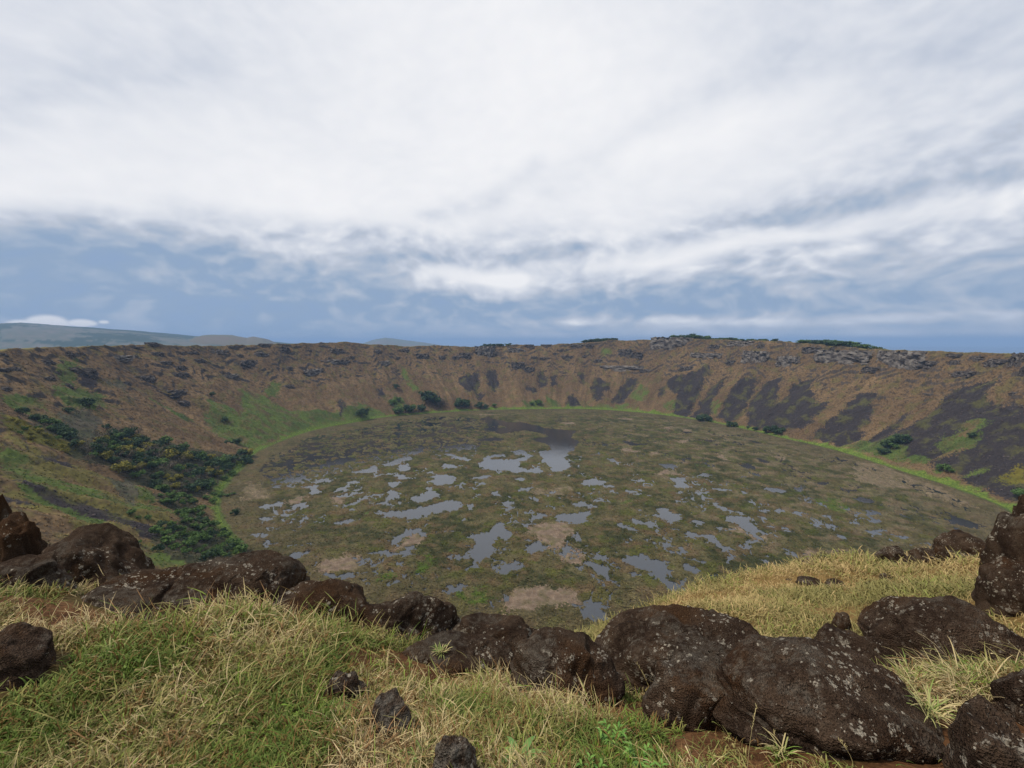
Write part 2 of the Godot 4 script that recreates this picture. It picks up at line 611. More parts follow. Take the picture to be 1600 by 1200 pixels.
func make_marsh() -> void:
	# a mat of reeds whose surface dips below the water where there is a pool
	var rows := PackedFloat32Array()
	var r := 236.0
	while r < 1420.0:
		rows.append(r)
		r += minf(maxf(0.55, r * r / 92200.0 * 0.75), 5.0)
	var nu := 1101
	var nv := rows.size()
	var v := PackedVector3Array()
	var keep := PackedByteArray()
	var depth := PackedFloat32Array()
	v.resize(nu * nv)
	keep.resize(nu * nv)
	depth.resize(nu * nv)
	var dirs := PackedVector2Array()
	for i in nu:
		var a := deg_to_rad(-58.0 + 116.0 * i / (nu - 1.0))
		dirs.append(Vector2(sin(a), -cos(a)))
	var cells := noise(51, 0.07, 1)
	cells.noise_type = FastNoiseLite.TYPE_CELLULAR
	cells.cellular_return_type = FastNoiseLite.RETURN_DISTANCE2_SUB
	cells.cellular_jitter = 1.0
	var crack: Array = CRACKED_MAT[0]
	var crack_poly := PackedVector2Array()
	for i in crack.size() / 2:
		crack_poly.append(Vector2(crack[i * 2], crack[i * 2 + 1]))
	for j in nv:
		for i in nu:
			var x := dirs[i].x * rows[j]
			var z := dirs[i].y * rows[j]
			var k := j * nu + i
			var s := shore(x, z)
			keep[k] = 1 if s > -14.0 else 0
			v[k] = Vector3(x, 0, z)
			var d := 9.0
			if s > -14.0:
				# open water between floating islands: in the mapped part wide cracks, elsewhere a few
				var e := cells.get_noise_2d(x + n_warp.get_noise_2d(x, z) * 14.0, z * 0.62 + n_warp.get_noise_2d(z, x) * 10.0) + 1.0
				var zone := n_patch.get_noise_2d(x * 0.45, z * 0.45)
				var inside := Geometry2D.is_point_in_polygon(Vector2(x, z), crack_poly)
				if inside:
					d = (e - 0.15 - 0.40 * maxf(zone + 0.18, 0.0) + n_small.get_noise_2d(x * 0.4, z * 0.3) * 0.16) * 14.0
				elif s > 30.0:
					d = (e - 0.10 + maxf(0.2 - zone, 0.0) * 2.0 + n_small.get_noise_2d(x * 0.4, z * 0.3) * 0.12) * 16.0
				d = minf(d, maxf(9.0 - s * 0.2, 1.0) if s < 40.0 else 9.0)
				if s < 25.0:
					d = 9.0
			depth[k] = d
	# pools
	var lo_a := deg_to_rad(-58.0)
	var step_a := deg_to_rad(116.0) / (nu - 1.0)
	for p in PONDS:
		var n: int = p.size() / 2
		var poly := PackedVector2Array()
		var a0 := INF
		var a1 := -INF
		var r0 := INF
		var r1 := -INF
		for i in n:
			var q := Vector2(p[i * 2], p[i * 2 + 1])
			poly.append(q)
			a0 = minf(a0, atan2(q.x, -q.y))
			a1 = maxf(a1, atan2(q.x, -q.y))
			r0 = minf(r0, q.length())
			r1 = maxf(r1, q.length())
		var margin := 7.0
		var i0 := maxi(0, int((a0 - lo_a - margin / r0) / step_a))
		var i1 := mini(nu, int((a1 - lo_a + margin / r0) / step_a) + 2)
		for j in nv:
			if rows[j] < r0 - margin or rows[j] > r1 + margin:
				continue
			for i in range(i0, i1):
				var k := j * nu + i
				var x := v[k].x
				var z := v[k].z
				var q := Vector2(x + n_small.get_noise_2d(x * 0.35, z * 0.35) * 5.0 + n_warp.get_noise_2d(x * 2.0, z * 2.0) * 3.0, z + n_small.get_noise_2d(z * 0.35, x * 0.35) * 6.5 + n_warp.get_noise_2d(z * 2.0, x * 2.0) * 5.0)
				var d := INF
				for e in n:
					d = minf(d, q.distance_squared_to(Geometry2D.get_closest_point_to_segment(q, poly[e], poly[(e + 1) % n])))
				d = sqrt(d)
				if Geometry2D.is_point_in_polygon(q, poly):
					d = -d
				depth[k] = minf(depth[k], d - 1.0)
	var c := PackedColorArray()
	c.resize(nu * nv)
	for k in v.size():
		if not keep[k]:
			continue
		var x := v[k].x
		var z := v[k].z
		var d := depth[k]
		var lump := n_fine.get_noise_2d(x * 1.3, z * 1.3)
		var sm := n_small.get_noise_2d(x, z)
		d += sm * 0.9
		v[k].y = clampf(d * 0.6, -1.2, 0.9) + (0.55 * clampf(lump + 0.3, 0.0, 1.0) + 0.3 * sm) * clampf(d * 0.4, 0.0, 1.0)
		c[k] = marsh_colour(x, z, d, lump, sm)
	var m := vertex_material(0.95, grain_texture(42, 0.035, 5, 0.55), 0.09, 25.0)
	var o := place("marsh", grid_mesh(v, c, nu, nv, keep), m)
	tag(o, "", "", "", "structure")


func marsh_colour(x: float, z: float, d: float, lump: float, sm: float) -> Color:
	var wx := n_warp.get_noise_2d(x, z) * 9.0 + sm * 6.0
	var wz := n_warp.get_noise_2d(z, x) * 12.0 + n_small.get_noise_2d(z, x) * 6.0
	var cover := cover_at(x + wx, z + wz)
	var a := n_tone.get_noise_2d(x * 1.6, z * 1.6)
	var b := n_patch.get_noise_2d(x * 0.8, z * 0.8)
	var e := n_patch.get_noise_2d(x * 1.1 + 900.0, z * 1.1)
	var f := n_fine.get_noise_2d(x * 0.7 + 60.0, z * 0.7)
	var base := rgb(94, 88, 58).lerp(rgb(112, 105, 74), clampf(0.5 + b * 1.5, 0, 1))
	base = base.lerp(rgb(62, 66, 40), clampf(0.22 - a * 1.4 + lump * 1.0 + f * 1.4, 0.0, 0.9))
	base = base.lerp(rgb(120, 99, 75), clampf((e - 0.06) * 2.2 + f * 0.6, 0.0, 0.65))
	base = base.lerp(rgb(92, 98, 46), clampf((n_patch.get_noise_2d(x, z + 700.0) - 0.2) * 3.0 + f * 0.5, 0.0, 0.6))
	base = base.lerp(rgb(132, 120, 100), 0.4 * smoothstep(-0.1, 0.15, b + e + (x - 470.0) / 500.0))
	var s := shore(x, z)
	base = base.lerp(rgb(106, 94, 70), smoothstep(95.0, 30.0, s) * 0.5)
	match cover:
		11:
			base = base.lerp(rgb(164, 145, 126).lerp(rgb(128, 110, 94), clampf(0.4 + sm * 1.4 + f, 0, 1)), clampf(0.9 + f * 1.2, 0.3, 1.0))
		12:
			base = base.lerp(rgb(142, 126, 104), clampf(0.65 + f, 0.2, 0.85))
		13:
			base = base.lerp(rgb(84, 106, 42), clampf(0.6 + f * 1.5, 0.1, 0.8))
	base = base.lerp(rgb(92, 112, 54), smoothstep(4.0 + 6.0 * b, 0.0, s) * 0.8)
	var v := 1.0 + 0.2 * sm + 0.2 * lump
	return Color(base.r * v, base.g * v, base.b * v)


func make_water() -> void:
	var m := StandardMaterial3D.new()
	m.albedo_color = rgb(32, 37, 44)
	m.roughness = 0.05
	m.metallic_specular = 0.66
	var ripple := grain_texture(43, 0.02, 4, 0.0)
	m.heightmap_enabled = true
	m.heightmap_texture = ripple
	m.heightmap_scale = 1.2
	m.uv1_triplanar = true
	m.uv1_world_triplanar = true
	m.uv1_scale = Vector3(0.15, 0.15, 0.15)
	var v := PackedVector3Array([Vector3(CENTRE.x, 0, CENTRE.y)])
	var n := PackedVector3Array([Vector3.UP])
	var ix := PackedInt32Array()
	for i in 96:
		var a := TAU * i / 96.0
		var r := lookup(LAKE_RADIUS, a) + 4.0
		v.append(Vector3(CENTRE.x + cos(a) * r, 0, CENTRE.y + sin(a) * r))
		n.append(Vector3.UP)
		ix.append_array([0, i + 1, (i + 1) % 96 + 1])
	var o := place("lake_water", arrays_mesh(v, n, PackedColorArray(), ix), m)
	tag(o, "", "", "", "structure")
	# bed below the water
	var bed := StandardMaterial3D.new()
	bed.albedo_color = rgb(50, 44, 34)
	var b := place("lake_bed", arrays_mesh(v, n, PackedColorArray(), ix), bed)
	b.position.y = -1.6
	tag(b, "", "", "", "structure")
	# the sea round the island
	var sea := StandardMaterial3D.new()
	sea.albedo_color = rgb(52, 82, 112)
	sea.roughness = 0.35
	var sv := PackedVector3Array([Vector3.ZERO])
	var sn := PackedVector3Array([Vector3.UP])
	var si := PackedInt32Array()
	for i in 128:
		sv.append(Vector3(cos(TAU * i / 128.0), 0, sin(TAU * i / 128.0)) * 45000.0)
		sn.append(Vector3.UP)
		si.append_array([0, i + 1, (i + 1) % 128 + 1])
	var so := place("sea", arrays_mesh(sv, sn, PackedColorArray(), si), sea)
	so.position.y = SEA_LEVEL
	tag(so, "", "", "", "structure")


# ---------------------------------------------------------------- far land
func make_far_land() -> void:
	# skylines as (x, height above the eye) at the given distance
	hill("hill", [[-12500, 120], [-10600, 200], [-9490, 253], [-8822, 308], [-8490, 324], [-8161, 308], [-7833, 275], [-7393, 253], [-6625, 198], [-5967, 132], [-5528, 88], [-4866, 55], [-4095, -22], [-3300, -150], [-2600, -330]], -8000.0, 4200.0, 61, false)
	hill("cinder_cone", [[-4800, -330], [-4678, -45], [-4446, 72], [-4328, 94], [-4175, 103], [-3951, 98], [-3817, 72], [-3728, 58], [-3638, 72], [-3504, 54], [-3372, -9], [-3239, -54], [-3000, -330]], -6500.0, 900.0, 62, true)
	hill("headland", [[-5300, -330], [-5040, -154], [-4552, -39], [-4162, 77], [-3831, 145], [-3484, 96], [-2904, 19], [-2325, -58], [-2094, -154], [-1950, -330]], -14000.0, 2600.0, 63, true)


func hill(called: String, line: Array, z0: float, deep: float, s: int, green: bool) -> void:
	var n := noise(s, 0.0016, 5)
	var woods := noise(s + 7, 0.0011, 4)
	var nu := 260
	var nv := 90
	var v := PackedVector3Array()
	var c := PackedColorArray()
	var xa: float = line[0][0]
	var xb: float = line[-1][0]
	for j in nv:
		var w := j / (nv - 1.0) * 2.0 - 1.0              # -1 behind, 1 in front
		for i in nu:
			var x := lerpf(xa, xb, i / (nu - 1.0))
			var k := 0
			while k < line.size() - 2 and x > line[k + 1][0]:
				k += 1
			var f: float = (x - line[k][0]) / (line[k + 1][0] - line[k][0])
			var top: float = lerpf(line[k][1], line[k + 1][1], f) + EYE.y
			var z := z0 + w * deep
			var shape := pow(maxf(1.0 - w * w, 0.0), 1.2)
			var xx := x * (z / z0) if w > 0.0 else x
			var y := lerpf(SEA_LEVEL - 6.0, top, shape) + n.get_noise_2d(x, z) * 16.0 * shape
			v.append(Vector3(xx, y, z))
			var q := woods.get_noise_2d(x * 0.5, z * 1.4) + 0.4 * n.get_noise_2d(x * 4.0, z * 8.0)
			var col := rgb(98, 94, 84).lerp(rgb(80, 86, 72), clampf(0.5 + n.get_noise_2d(x * 2.0, z * 3.0) * 1.6, 0, 1))
			if green:
				col = rgb(88, 92, 66).lerp(rgb(100, 88, 72), clampf(0.4 + q, 0, 1))
			elif q > 0.14 or shape > 0.93 and x > -7700.0:
				col = rgb(46, 60, 44)
			c.append(col)
	var o := place(called, grid_mesh(v, c, nu, nv), vertex_material())
	tag(o, "", "", "", "structure")


# ---------------------------------------------------------------- the rim we stand on
func bare(x: float, z: float) -> float:
	# trodden earth: low right, between the rocks, and scattered patches
	var b := exp(-((x - 1.1) * (x - 1.1) / 0.28 + (z + 1.95) * (z + 1.95) / 0.16))
	b = maxf(b, exp(-((x - 0.75) * (x - 0.75) / 0.12 + (z + 2.5) * (z + 2.5) / 0.12)))
	b = maxf(b, exp(-((x - 1.3) * (x - 1.3) / 0.3 + (z + 1.65) * (z + 1.65) / 0.08)))
	b = maxf(b, exp(-((x + 0.6) * (x + 0.6) / 0.3 + (z + 2.9) * (z + 2.9) / 0.12)))
	b = maxf(b, exp(-((x - 1.9) * (x - 1.9) / 0.4 + (z + 1.75) * (z + 1.75) / 0.1)))
	b = maxf(b, exp(-((x + 2.9) * (x + 2.9) / 0.8 + (z + 3.0) * (z + 3.0) / 0.12)) * 0.8)
	return clampf(b + n_near.get_noise_2d(x * 1.7, z * 1.7) * 0.5, 0.0, 1.0)


func make_ground() -> void:
	var nu := 641
	var rows := PackedFloat32Array()
	var r := 0.25
	while r < 62.0:
		rows.append(r)
		r *= 1.019
	var nv := rows.size()
	var v := PackedVector3Array()
	var c := PackedColorArray()
	for j in nv:
		for i in nu:
			# fine steps ahead, coarse behind
			var u := i / (nu - 1.0) * 2.0 - 1.0
			var a := u * PI * (0.42 + 0.58 * absf(u) * absf(u) * absf(u))
			if i == nu - 1:
				a = PI
			elif i == 0:
				a = -PI
			var x := sin(a) * rows[j]
			var z := -cos(a) * rows[j]
			v.append(Vector3(x, ground_at(x, z) - smoothstep(50.0, 61.0, rows[j]) * 2.5, z))
			var b := bare(x, z)
			var s := n_bump.get_noise_2d(x * 2.0, z * 2.0)
			var k := n_near.get_noise_2d(x, z)
			var col := rgb(112, 92, 62).lerp(rgb(92, 84, 48), clampf(0.5 + k * 1.6, 0, 1))
			col = col.lerp(rgb(150, 122, 76), smoothstep(4.5, 7.0, rows[j]) * smoothstep(-0.5, 0.5, x))
			col = col.lerp(rgb(104, 72, 48).lerp(rgb(124, 90, 62), clampf(0.5 + s * 1.4, 0, 1)), smoothstep(0.3, 0.6, b))
			var q := 1.0 + 0.16 * s
			c.append(Color(col.r * q, col.g * q, col.b * q))
	var m := vertex_material(0.95, grain_texture(44, 0.04, 5, 0.5), 1.3, 2.0)
	var o := place("ground", grid_mesh(v, c, nu, nv), m)
	tag(o, "", "", "", "structure")


# ---------------------------------------------------------------- rocks
func boulder_mesh(size: Vector3, style: int, s: int, res: int) -> ArrayMesh:
	# a cube wrapped onto a ball, cut by planes, then roughened at three scales; one continuous skin
	var rough := noise(s, 1.0, 5)
	rough.fractal_gain = 0.55
	var rough_big := noise(s + 5, 1.0, 2)
	var pits := noise(s + 1, 9.0, 3)
	var spots := noise(s + 2, 1.0, 1)
	spots.noise_type = FastNoiseLite.TYPE_CELLULAR
	spots.cellular_return_type = FastNoiseLite.RETURN_DISTANCE
	var g := RandomNumberGenerator.new()
	g.seed = s
	var planes := []
	for i in [7, 10, 8, 8][style]:
		var d := Vector3(g.randfn(), g.randfn() * 0.8 + 0.25, g.randfn()).normalized()
		planes.append([d, g.randf_range(0.72, 0.95) if style != 0 else g.randf_range(0.86, 1.0)])
	if style == 2:
		planes.append([Vector3(0.08, 1, 0.05).normalized(), 0.72])
	var v := PackedVector3Array()
	var ix := PackedInt32Array()
	var big := maxf(size.x, size.z)
	for f in 6:
		var base := v.size()
		for j in res + 1:
			for i in res + 1:
				var a := tan((i / float(res) * 2.0 - 1.0) * PI / 4.0)
				var b := tan((j / float(res) * 2.0 - 1.0) * PI / 4.0)
				var p: Vector3
				match f:
					0: p = Vector3(1, a, b)
					1: p = Vector3(-1, b, a)
					2: p = Vector3(b, 1, a)
					3: p = Vector3(a, -1, b)
					4: p = Vector3(a, b, 1)
					_: p = Vector3(b, a, -1)
				p = p.normalized()
				var r := 1.06
				for q in planes:
					var k: float = p.dot(q[0])
					if k > 0.05:
						var d: float = q[1] / k
						var h := clampf(0.5 + (r - d) / 0.2, 0.0, 1.0)      # smooth minimum
						r = lerpf(r, d, h) - 0.04 * h * (1.0 - h)
				var w := Vector3(p.x * size.x, p.y * size.y, p.z * size.z)
				r += rough_big.get_noise_3dv(w * (1.5 / big) + Vector3(s, 0, 0)) * 0.17
				var o := w * r
				if p.y < 0.0:               # no undercut: the sides run straight down into the earth
					var flat := 1.06 / maxf(Vector2(p.x, p.z).length(), 0.3)
					o.x *= flat
					o.z *= flat
				var nrm := p
				o += nrm * (rough.get_noise_3dv(o * 7.0) * 0.014 - maxf(0.0, 0.10 - absf(rough.get_noise_3dv(o * 2.0 + Vector3(3, 0, 0)))) * 0.22 + pits.get_noise_3dv(o * 2.4) * 0.008 + pits.get_noise_3dv(o * 6.5) * 0.006) * clampf(big, 0.25, 1.2)
				v.append(o)
		for j in res:
			for i in res:
				var k := base + j * (res + 1) + i
				ix.append_array([k, k + 1, k + res + 1, k + 1, k + res + 2, k + res + 1])
	var box := AABB(v[0], Vector3.ZERO)
	for p in v:
		box = box.expand(p)
	var mid := box.get_center()
	for i in v.size():
		v[i] = (v[i] - mid) * size * 2.0 / box.size
	# normals by face sums
	var n := PackedVector3Array()
	n.resize(v.size())
	for t in range(0, ix.size(), 3):
		var q := (v[ix[t + 2]] - v[ix[t]]).cross(v[ix[t + 1]] - v[ix[t]])
		n[ix[t]] += q
		n[ix[t + 1]] += q
		n[ix[t + 2]] += q
	var c := PackedColorArray()
	var scale := clampf(0.35 / big, 0.25, 1.0)
	for i in v.size():
		var p := v[i]
		if n[i].dot(p) < 0.0:
			n[i] = -n[i]
		n[i] = n[i].normalized()
		var a := rough.get_noise_3dv(p * 3.0)
		var b := pits.get_noise_3dv(p * 2.0)
		var col := rgb(116, 96, 80).lerp(rgb(82, 67, 57), clampf(0.5 + a * 1.6, 0, 1)).lerp(rgb(134, 116, 100), clampf(b * 1.5 - 0.05, 0, 0.65))
		col = col.lerp(rgb(112, 80, 56), clampf((rough.get_noise_3dv(p * 1.3 + Vector3(9, 0, 0)) - 0.1) * 2.2, 0.0, 0.6))
		# lichen: thin grey crust, round pale spots in colonies, a few with a darker middle
		var colony := rough.get_noise_3dv(p * 1.4 + Vector3(0, 30, 0)) + (0.10 if n[i].y > 0.35 else -0.12)
		var wob := Vector3(a, b, -a) * 0.35
		var spot2 := spots.get_noise_3dv(p * 30.0 + wob) + 1.0
		if colony > -0.02 and spot2 < 0.16 + 0.5 * colony + b * 0.25:
			col = col.lerp(rgb(150, 140, 126), 0.5)
		if style == 3:
			col = col.lerp(rgb(156, 148, 136), clampf(0.5 + b * 1.2 + a * 0.6, 0.0, 0.9))
		elif colony > 0.1:
			col = col.lerp(rgb(140, 132, 120), clampf((colony - 0.1) * 1.5 + b * 0.8, 0.0, 0.5))
		c.append(col)
	return arrays_mesh(v, n, c, ix)


func lichen_texture() -> ImageTexture:
	# crusts of pale lichen: round spots of many sizes in loose colonies, some with a dark middle; 1.2 m of rock
	var n := 1024
	var im := Image.create(n, n, false, Image.FORMAT_RGBA8)
	im.fill(Color(0.72, 0.69, 0.62, 0.0))
	var g := RandomNumberGenerator.new()
	g.seed = 77
	var rag := noise(78, 0.09, 3)
	for colony in 26:
		var cx := g.randf() * n
		var cy := g.randf() * n
		var spread := g.randf_range(25.0, 95.0)
		for k in g.randi_range(14, 60):
			var x := cx + g.randfn() * spread
			var y := cy + g.randfn() * spread * 0.7
			var r := 1.3 + 10.0 * pow(g.randf(), 4.0)
			var col := rgb(196, 186, 166).lerp(rgb(150, 144, 132), g.randf())
			var ring := r > 6.5 and g.randf() < 0.5
			for j in range(int(y - r * 1.5), int(y + r * 1.5) + 1):
				for i in range(int(x - r * 1.5), int(x + r * 1.5) + 1):
					var d := Vector2(i - x, j - y).length() / r + rag.get_noise_2d(i, j) * 0.9
					if d < 1.0 and not (ring and d < 0.35):
						im.set_pixel(posmod(i, n), posmod(j, n), Color(col.r, col.g, col.b, clampf((1.0 - d) * 5.0, 0.0, 0.78)))
	return ImageTexture.create_from_image(im)


var rock_skin: StandardMaterial3D
var footprints := []


func make_boulders() -> void:
	rock_skin = vertex_material(0.97, grain_texture(45, 0.07, 6, 0.34), 2.4, 5.0, 0.15)
	rock_skin.detail_enabled = true
	rock_skin.detail_albedo = lichen_texture()
	rock_skin.detail_blend_mode = BaseMaterial3D.BLEND_MODE_MIX
	rock_skin.detail_uv_layer = BaseMaterial3D.DETAIL_UV_2
	rock_skin.uv2_triplanar = true
	rock_skin.uv2_world_triplanar = true
	rock_skin.uv2_triplanar_sharpness = 4.0
	rock_skin.uv2_scale = Vector3.ONE * 0.8
	var s := 300
	for k in ROCKS:
		s += 17
		var c := Vector3(k[0], k[1], k[2]) + EYE
		var size := Vector3(k[3], k[4], k[5])
		var toward := atan2(c.x, c.z)
		# sink the lower part into the earth
		var top := c.y + size.y
		var floor_y := ground_at(c.x, c.z) - 0.12
		var half := maxf((top - floor_y) * 0.5, size.y)
		var dist := Vector2(c.x, c.z).length()
		var px := maxf(size.x, size.z) * 2.0 / dist * 461.0
		var mesh := boulder_mesh(Vector3(size.x, half, size.z), k[6], s, clampi(int(px * 0.45), 14, 76))
		var o := place("boulder", mesh, rock_skin)
		o.position = Vector3(c.x, top - half, c.z)
		o.rotation.y = toward + PI
		footprints.append([c.x, c.z, size.x, size.z, toward + PI])
		tag(o, k[7], "rock", "rocks along the crater rim")


func make_outcrops() -> void:
	var skin := vertex_material(0.95, grain_texture(46, 0.04, 5, 0.4), 0.12, 30.0)
	var meshes := []
	for k in 8:
		meshes.append(outcrop_mesh(700 + k * 3, 0.0))
	for k in 4:
		meshes.append(outcrop_mesh(750 + k * 3, 0.22))
	var i := 0
	for q in OUTCROPS:
		var x: float = q[0]
		var z: float = q[1]
		var w: float = q[2]
		var h: float = q[3]
		var o := place("rock_outcrop", meshes[8 + i % 4] if w > 52.0 else meshes[i % 8], skin)
		var inward := Vector2(CENTRE.x - x, CENTRE.y - z).normalized()
		o.position = Vector3(x, crater_at(x, z) + h * 0.05, z)
		o.rotation.y = atan2(inward.x, inward.y)
		o.scale = Vector3(w * 0.54, h * 0.54, clampf(h * 0.45, 2.0, 7.0))
		i += 1
		var size := "broad pale grey cliff" if w > 75.0 else ("mid-sized grey rock outcrop" if w > 38.0 else "small dark rock outcrop")
		var up: float = o.position.y / lookup(RIM_HEIGHT, atan2(z - CENTRE.y, x - CENTRE.x))
		var level := "just under the rim" if up > 0.86 else ("high on the wall" if up > 0.68 else ("halfway up the wall" if up > 0.45 else "low on the wall"))
		tag(o, "%s %s, %s" % [size, level, sector(x, z)], "outcrop", "rock outcrops on the crater wall")


func sector(x: float, z: float) -> String:
	# places along the wall, from left to right as seen from the rim
	var a := rad_to_deg(atan2(x, -z))
	var names := [[-40.0, "below the wooded hill at far left"], [-33.0, "left of the paired cinder cones"], [-26.0, "below the paired cinder cones"], [-18.0, "between the cones and the far headland"], [-10.0, "below the far headland"], [-3.0, "left of the big far pool"], [5.0, "behind the big far pool"], [14.0, "below the small skyline grove"], [21.0, "below the tallest grove"], [28.0, "above the first dark scree streaks"], [35.0, "above the middle scree streaks"], [42.0, "above the last scree streaks"]]
	for k in names:
		if a < k[0]:
			return k[1]
	return "at far right above the great scree slope"


func outcrop_mesh(s: int, pale: float) -> ArrayMesh:
	# a rugged face one unit to each side: ribs and ledges, front towards +z
	var n := noise(s, 1.4, 5)
	n.fractal_gain = 0.62
	var v := PackedVector3Array()
	var c := PackedColorArray()
	var nu := 34
	var nv := 22
	for j in nv:
		for i in nu:
			var a := i / (nu - 1.0) * 2.0 - 1.0
			var b := j / (nv - 1.0) * 2.0 - 1.0
			var e := n.get_noise_3d(a * 1.6, b * 1.2, 4.0)
			var body := clampf(0.72 - a * a - b * b * 0.9 + e * 1.7, -0.6, 1.0)
			var ribs := absf(n.get_noise_2d(a * 3.2, b * 0.7 + 20.0)) * 0.8
			var z := (0.55 * sqrt(maxf(body, 0.0)) + ribs * 0.55 * maxf(body, 0.0) + minf(body, 0.0) * 1.6) * 1.1 - 0.2
			v.append(Vector3(a + n.get_noise_2d(a * 3.0, b * 3.0) * 0.12, b + n.get_noise_2d(b * 3.0, a * 3.0 + 9.0) * 0.18, z - b * 0.55))
			var t := n.get_noise_3d(a * 2.4, b * 2.4, 30.0)
			var col := rgb(118, 110, 104).lerp(rgb(82, 75, 72), clampf(0.5 + t * 1.8, 0, 1))
			col = col.lerp(rgb(176, 168, 158), clampf((n.get_noise_3d(a * 4.0, b * 2.0, 50.0) - 0.02 + pale) * 2.6, 0.0, 0.85))
			c.append(col)
	var ix := PackedInt32Array()
	for j in nv - 1:
		for i in nu - 1:
			var k := j * nu + i
			ix.append_array([k, k + nu, k + 1, k + 1, k + nu, k + nu + 1])
	var st := SurfaceTool.new()
	st.begin(Mesh.PRIMITIVE_TRIANGLES)
	for k in ix:
		st.set_smooth_group(-1)
		st.set_color(c[k])
		st.add_vertex(v[k])
	st.generate_normals()
	return st.commit()


# ---------------------------------------------------------------- trees and shrubs
func crown_mesh(s: int, kind: int) -> ArrayMesh:
	# leaf clumps spread through several lobes, one unit high
	var g := RandomNumberGenerator.new()
	g.seed = s
	var lobes := []
	for i in 9:
		var a := g.randf() * TAU
		var q := g.randf_range(0.1, 0.42)
		lobes.append([Vector3(cos(a) * q, g.randf_range(0.32, 0.82), sin(a) * q), g.randf_range(0.16, 0.3)])
	lobes.append([Vector3(0, 0.6, 0), 0.34])
	var tones: Array = [[rgb(48, 66, 46), rgb(72, 88, 56)], [rgb(104, 104, 44), rgb(132, 122, 54)], [rgb(92, 84, 72), rgb(112, 102, 88)], [rgb(64, 88, 44), rgb(88, 108, 56)]][kind]
	var st := SurfaceTool.new()
	st.begin(Mesh.PRIMITIVE_TRIANGLES)
	for i in (520 if kind != 2 else 300):
		var l: Array = lobes[g.randi() % lobes.size()]
		var d := Vector3(g.randfn(), g.randfn(), g.randfn()).normalized()
		var p: Vector3 = l[0] + d * l[1] * pow(g.randf(), 0.33) * Vector3(1, 0.85, 1)
		p.y = maxf(p.y, 0.05)
		var n := (d + Vector3(g.randfn(), g.randfn(), g.randfn()) * 0.5).normalized()
		var u := n.cross(Vector3(g.randfn(), g.randfn(), g.randfn())).normalized()
		var w := n.cross(u)
		var q := g.randf_range(0.035, 0.075) if kind != 2 else g.randf_range(0.012, 0.05)
		if kind == 2:
			u = (u + Vector3(0, 1.2, 0)).normalized() * 2.4
			w *= 0.4
		var col: Color = tones[0].lerp(tones[1], g.randf())
		st.set_color(col)
		for k in [[-1, -0.6], [0.2, 1.0], [1, -0.2]]:
			st.add_vertex(p + u * q * k[0] + w * q * k[1])
		for k in [[-1, -0.6], [1, -0.2], [0.1, -1.1]]:
			st.add_vertex(p + u * q * k[0] + w * q * k[1])
	return st.commit()


func trunk_mesh(s: int) -> ArrayMesh:
	var g := RandomNumberGenerator.new()
	g.seed = s
	var st := SurfaceTool.new()
	st.begin(Mesh.PRIMITIVE_TRIANGLES)
	limb(st, Vector3(0, -0.06, 0), Vector3(0.02, 0.62, 0.01), 0.035, 0.014)
	for i in 6:
		var a := g.randf() * TAU
		var y := g.randf_range(0.14, 0.45)
		limb(st, Vector3(0, y, 0), Vector3(cos(a) * 0.3, y + g.randf_range(0.15, 0.34), sin(a) * 0.3), 0.016, 0.006)
	st.generate_normals()
	return st.commit()


func limb(st: SurfaceTool, a: Vector3, b: Vector3, ra: float, rb: float) -> void:
	var d := (b - a).normalized()
	var u := d.cross(Vector3(0.3, 0.2, 0.9)).normalized()
	var w := d.cross(u)
	for i in 6:
		var e0 := u * cos(TAU * i / 6.0) + w * sin(TAU * i / 6.0)
		var e1 := u * cos(TAU * (i + 1) / 6.0) + w * sin(TAU * (i + 1) / 6.0)
		for p in [a + e0 * ra, b + e0 * rb, a + e1 * ra, a + e1 * ra, b + e0 * rb, b + e1 * rb]:
			st.add_vertex(p)


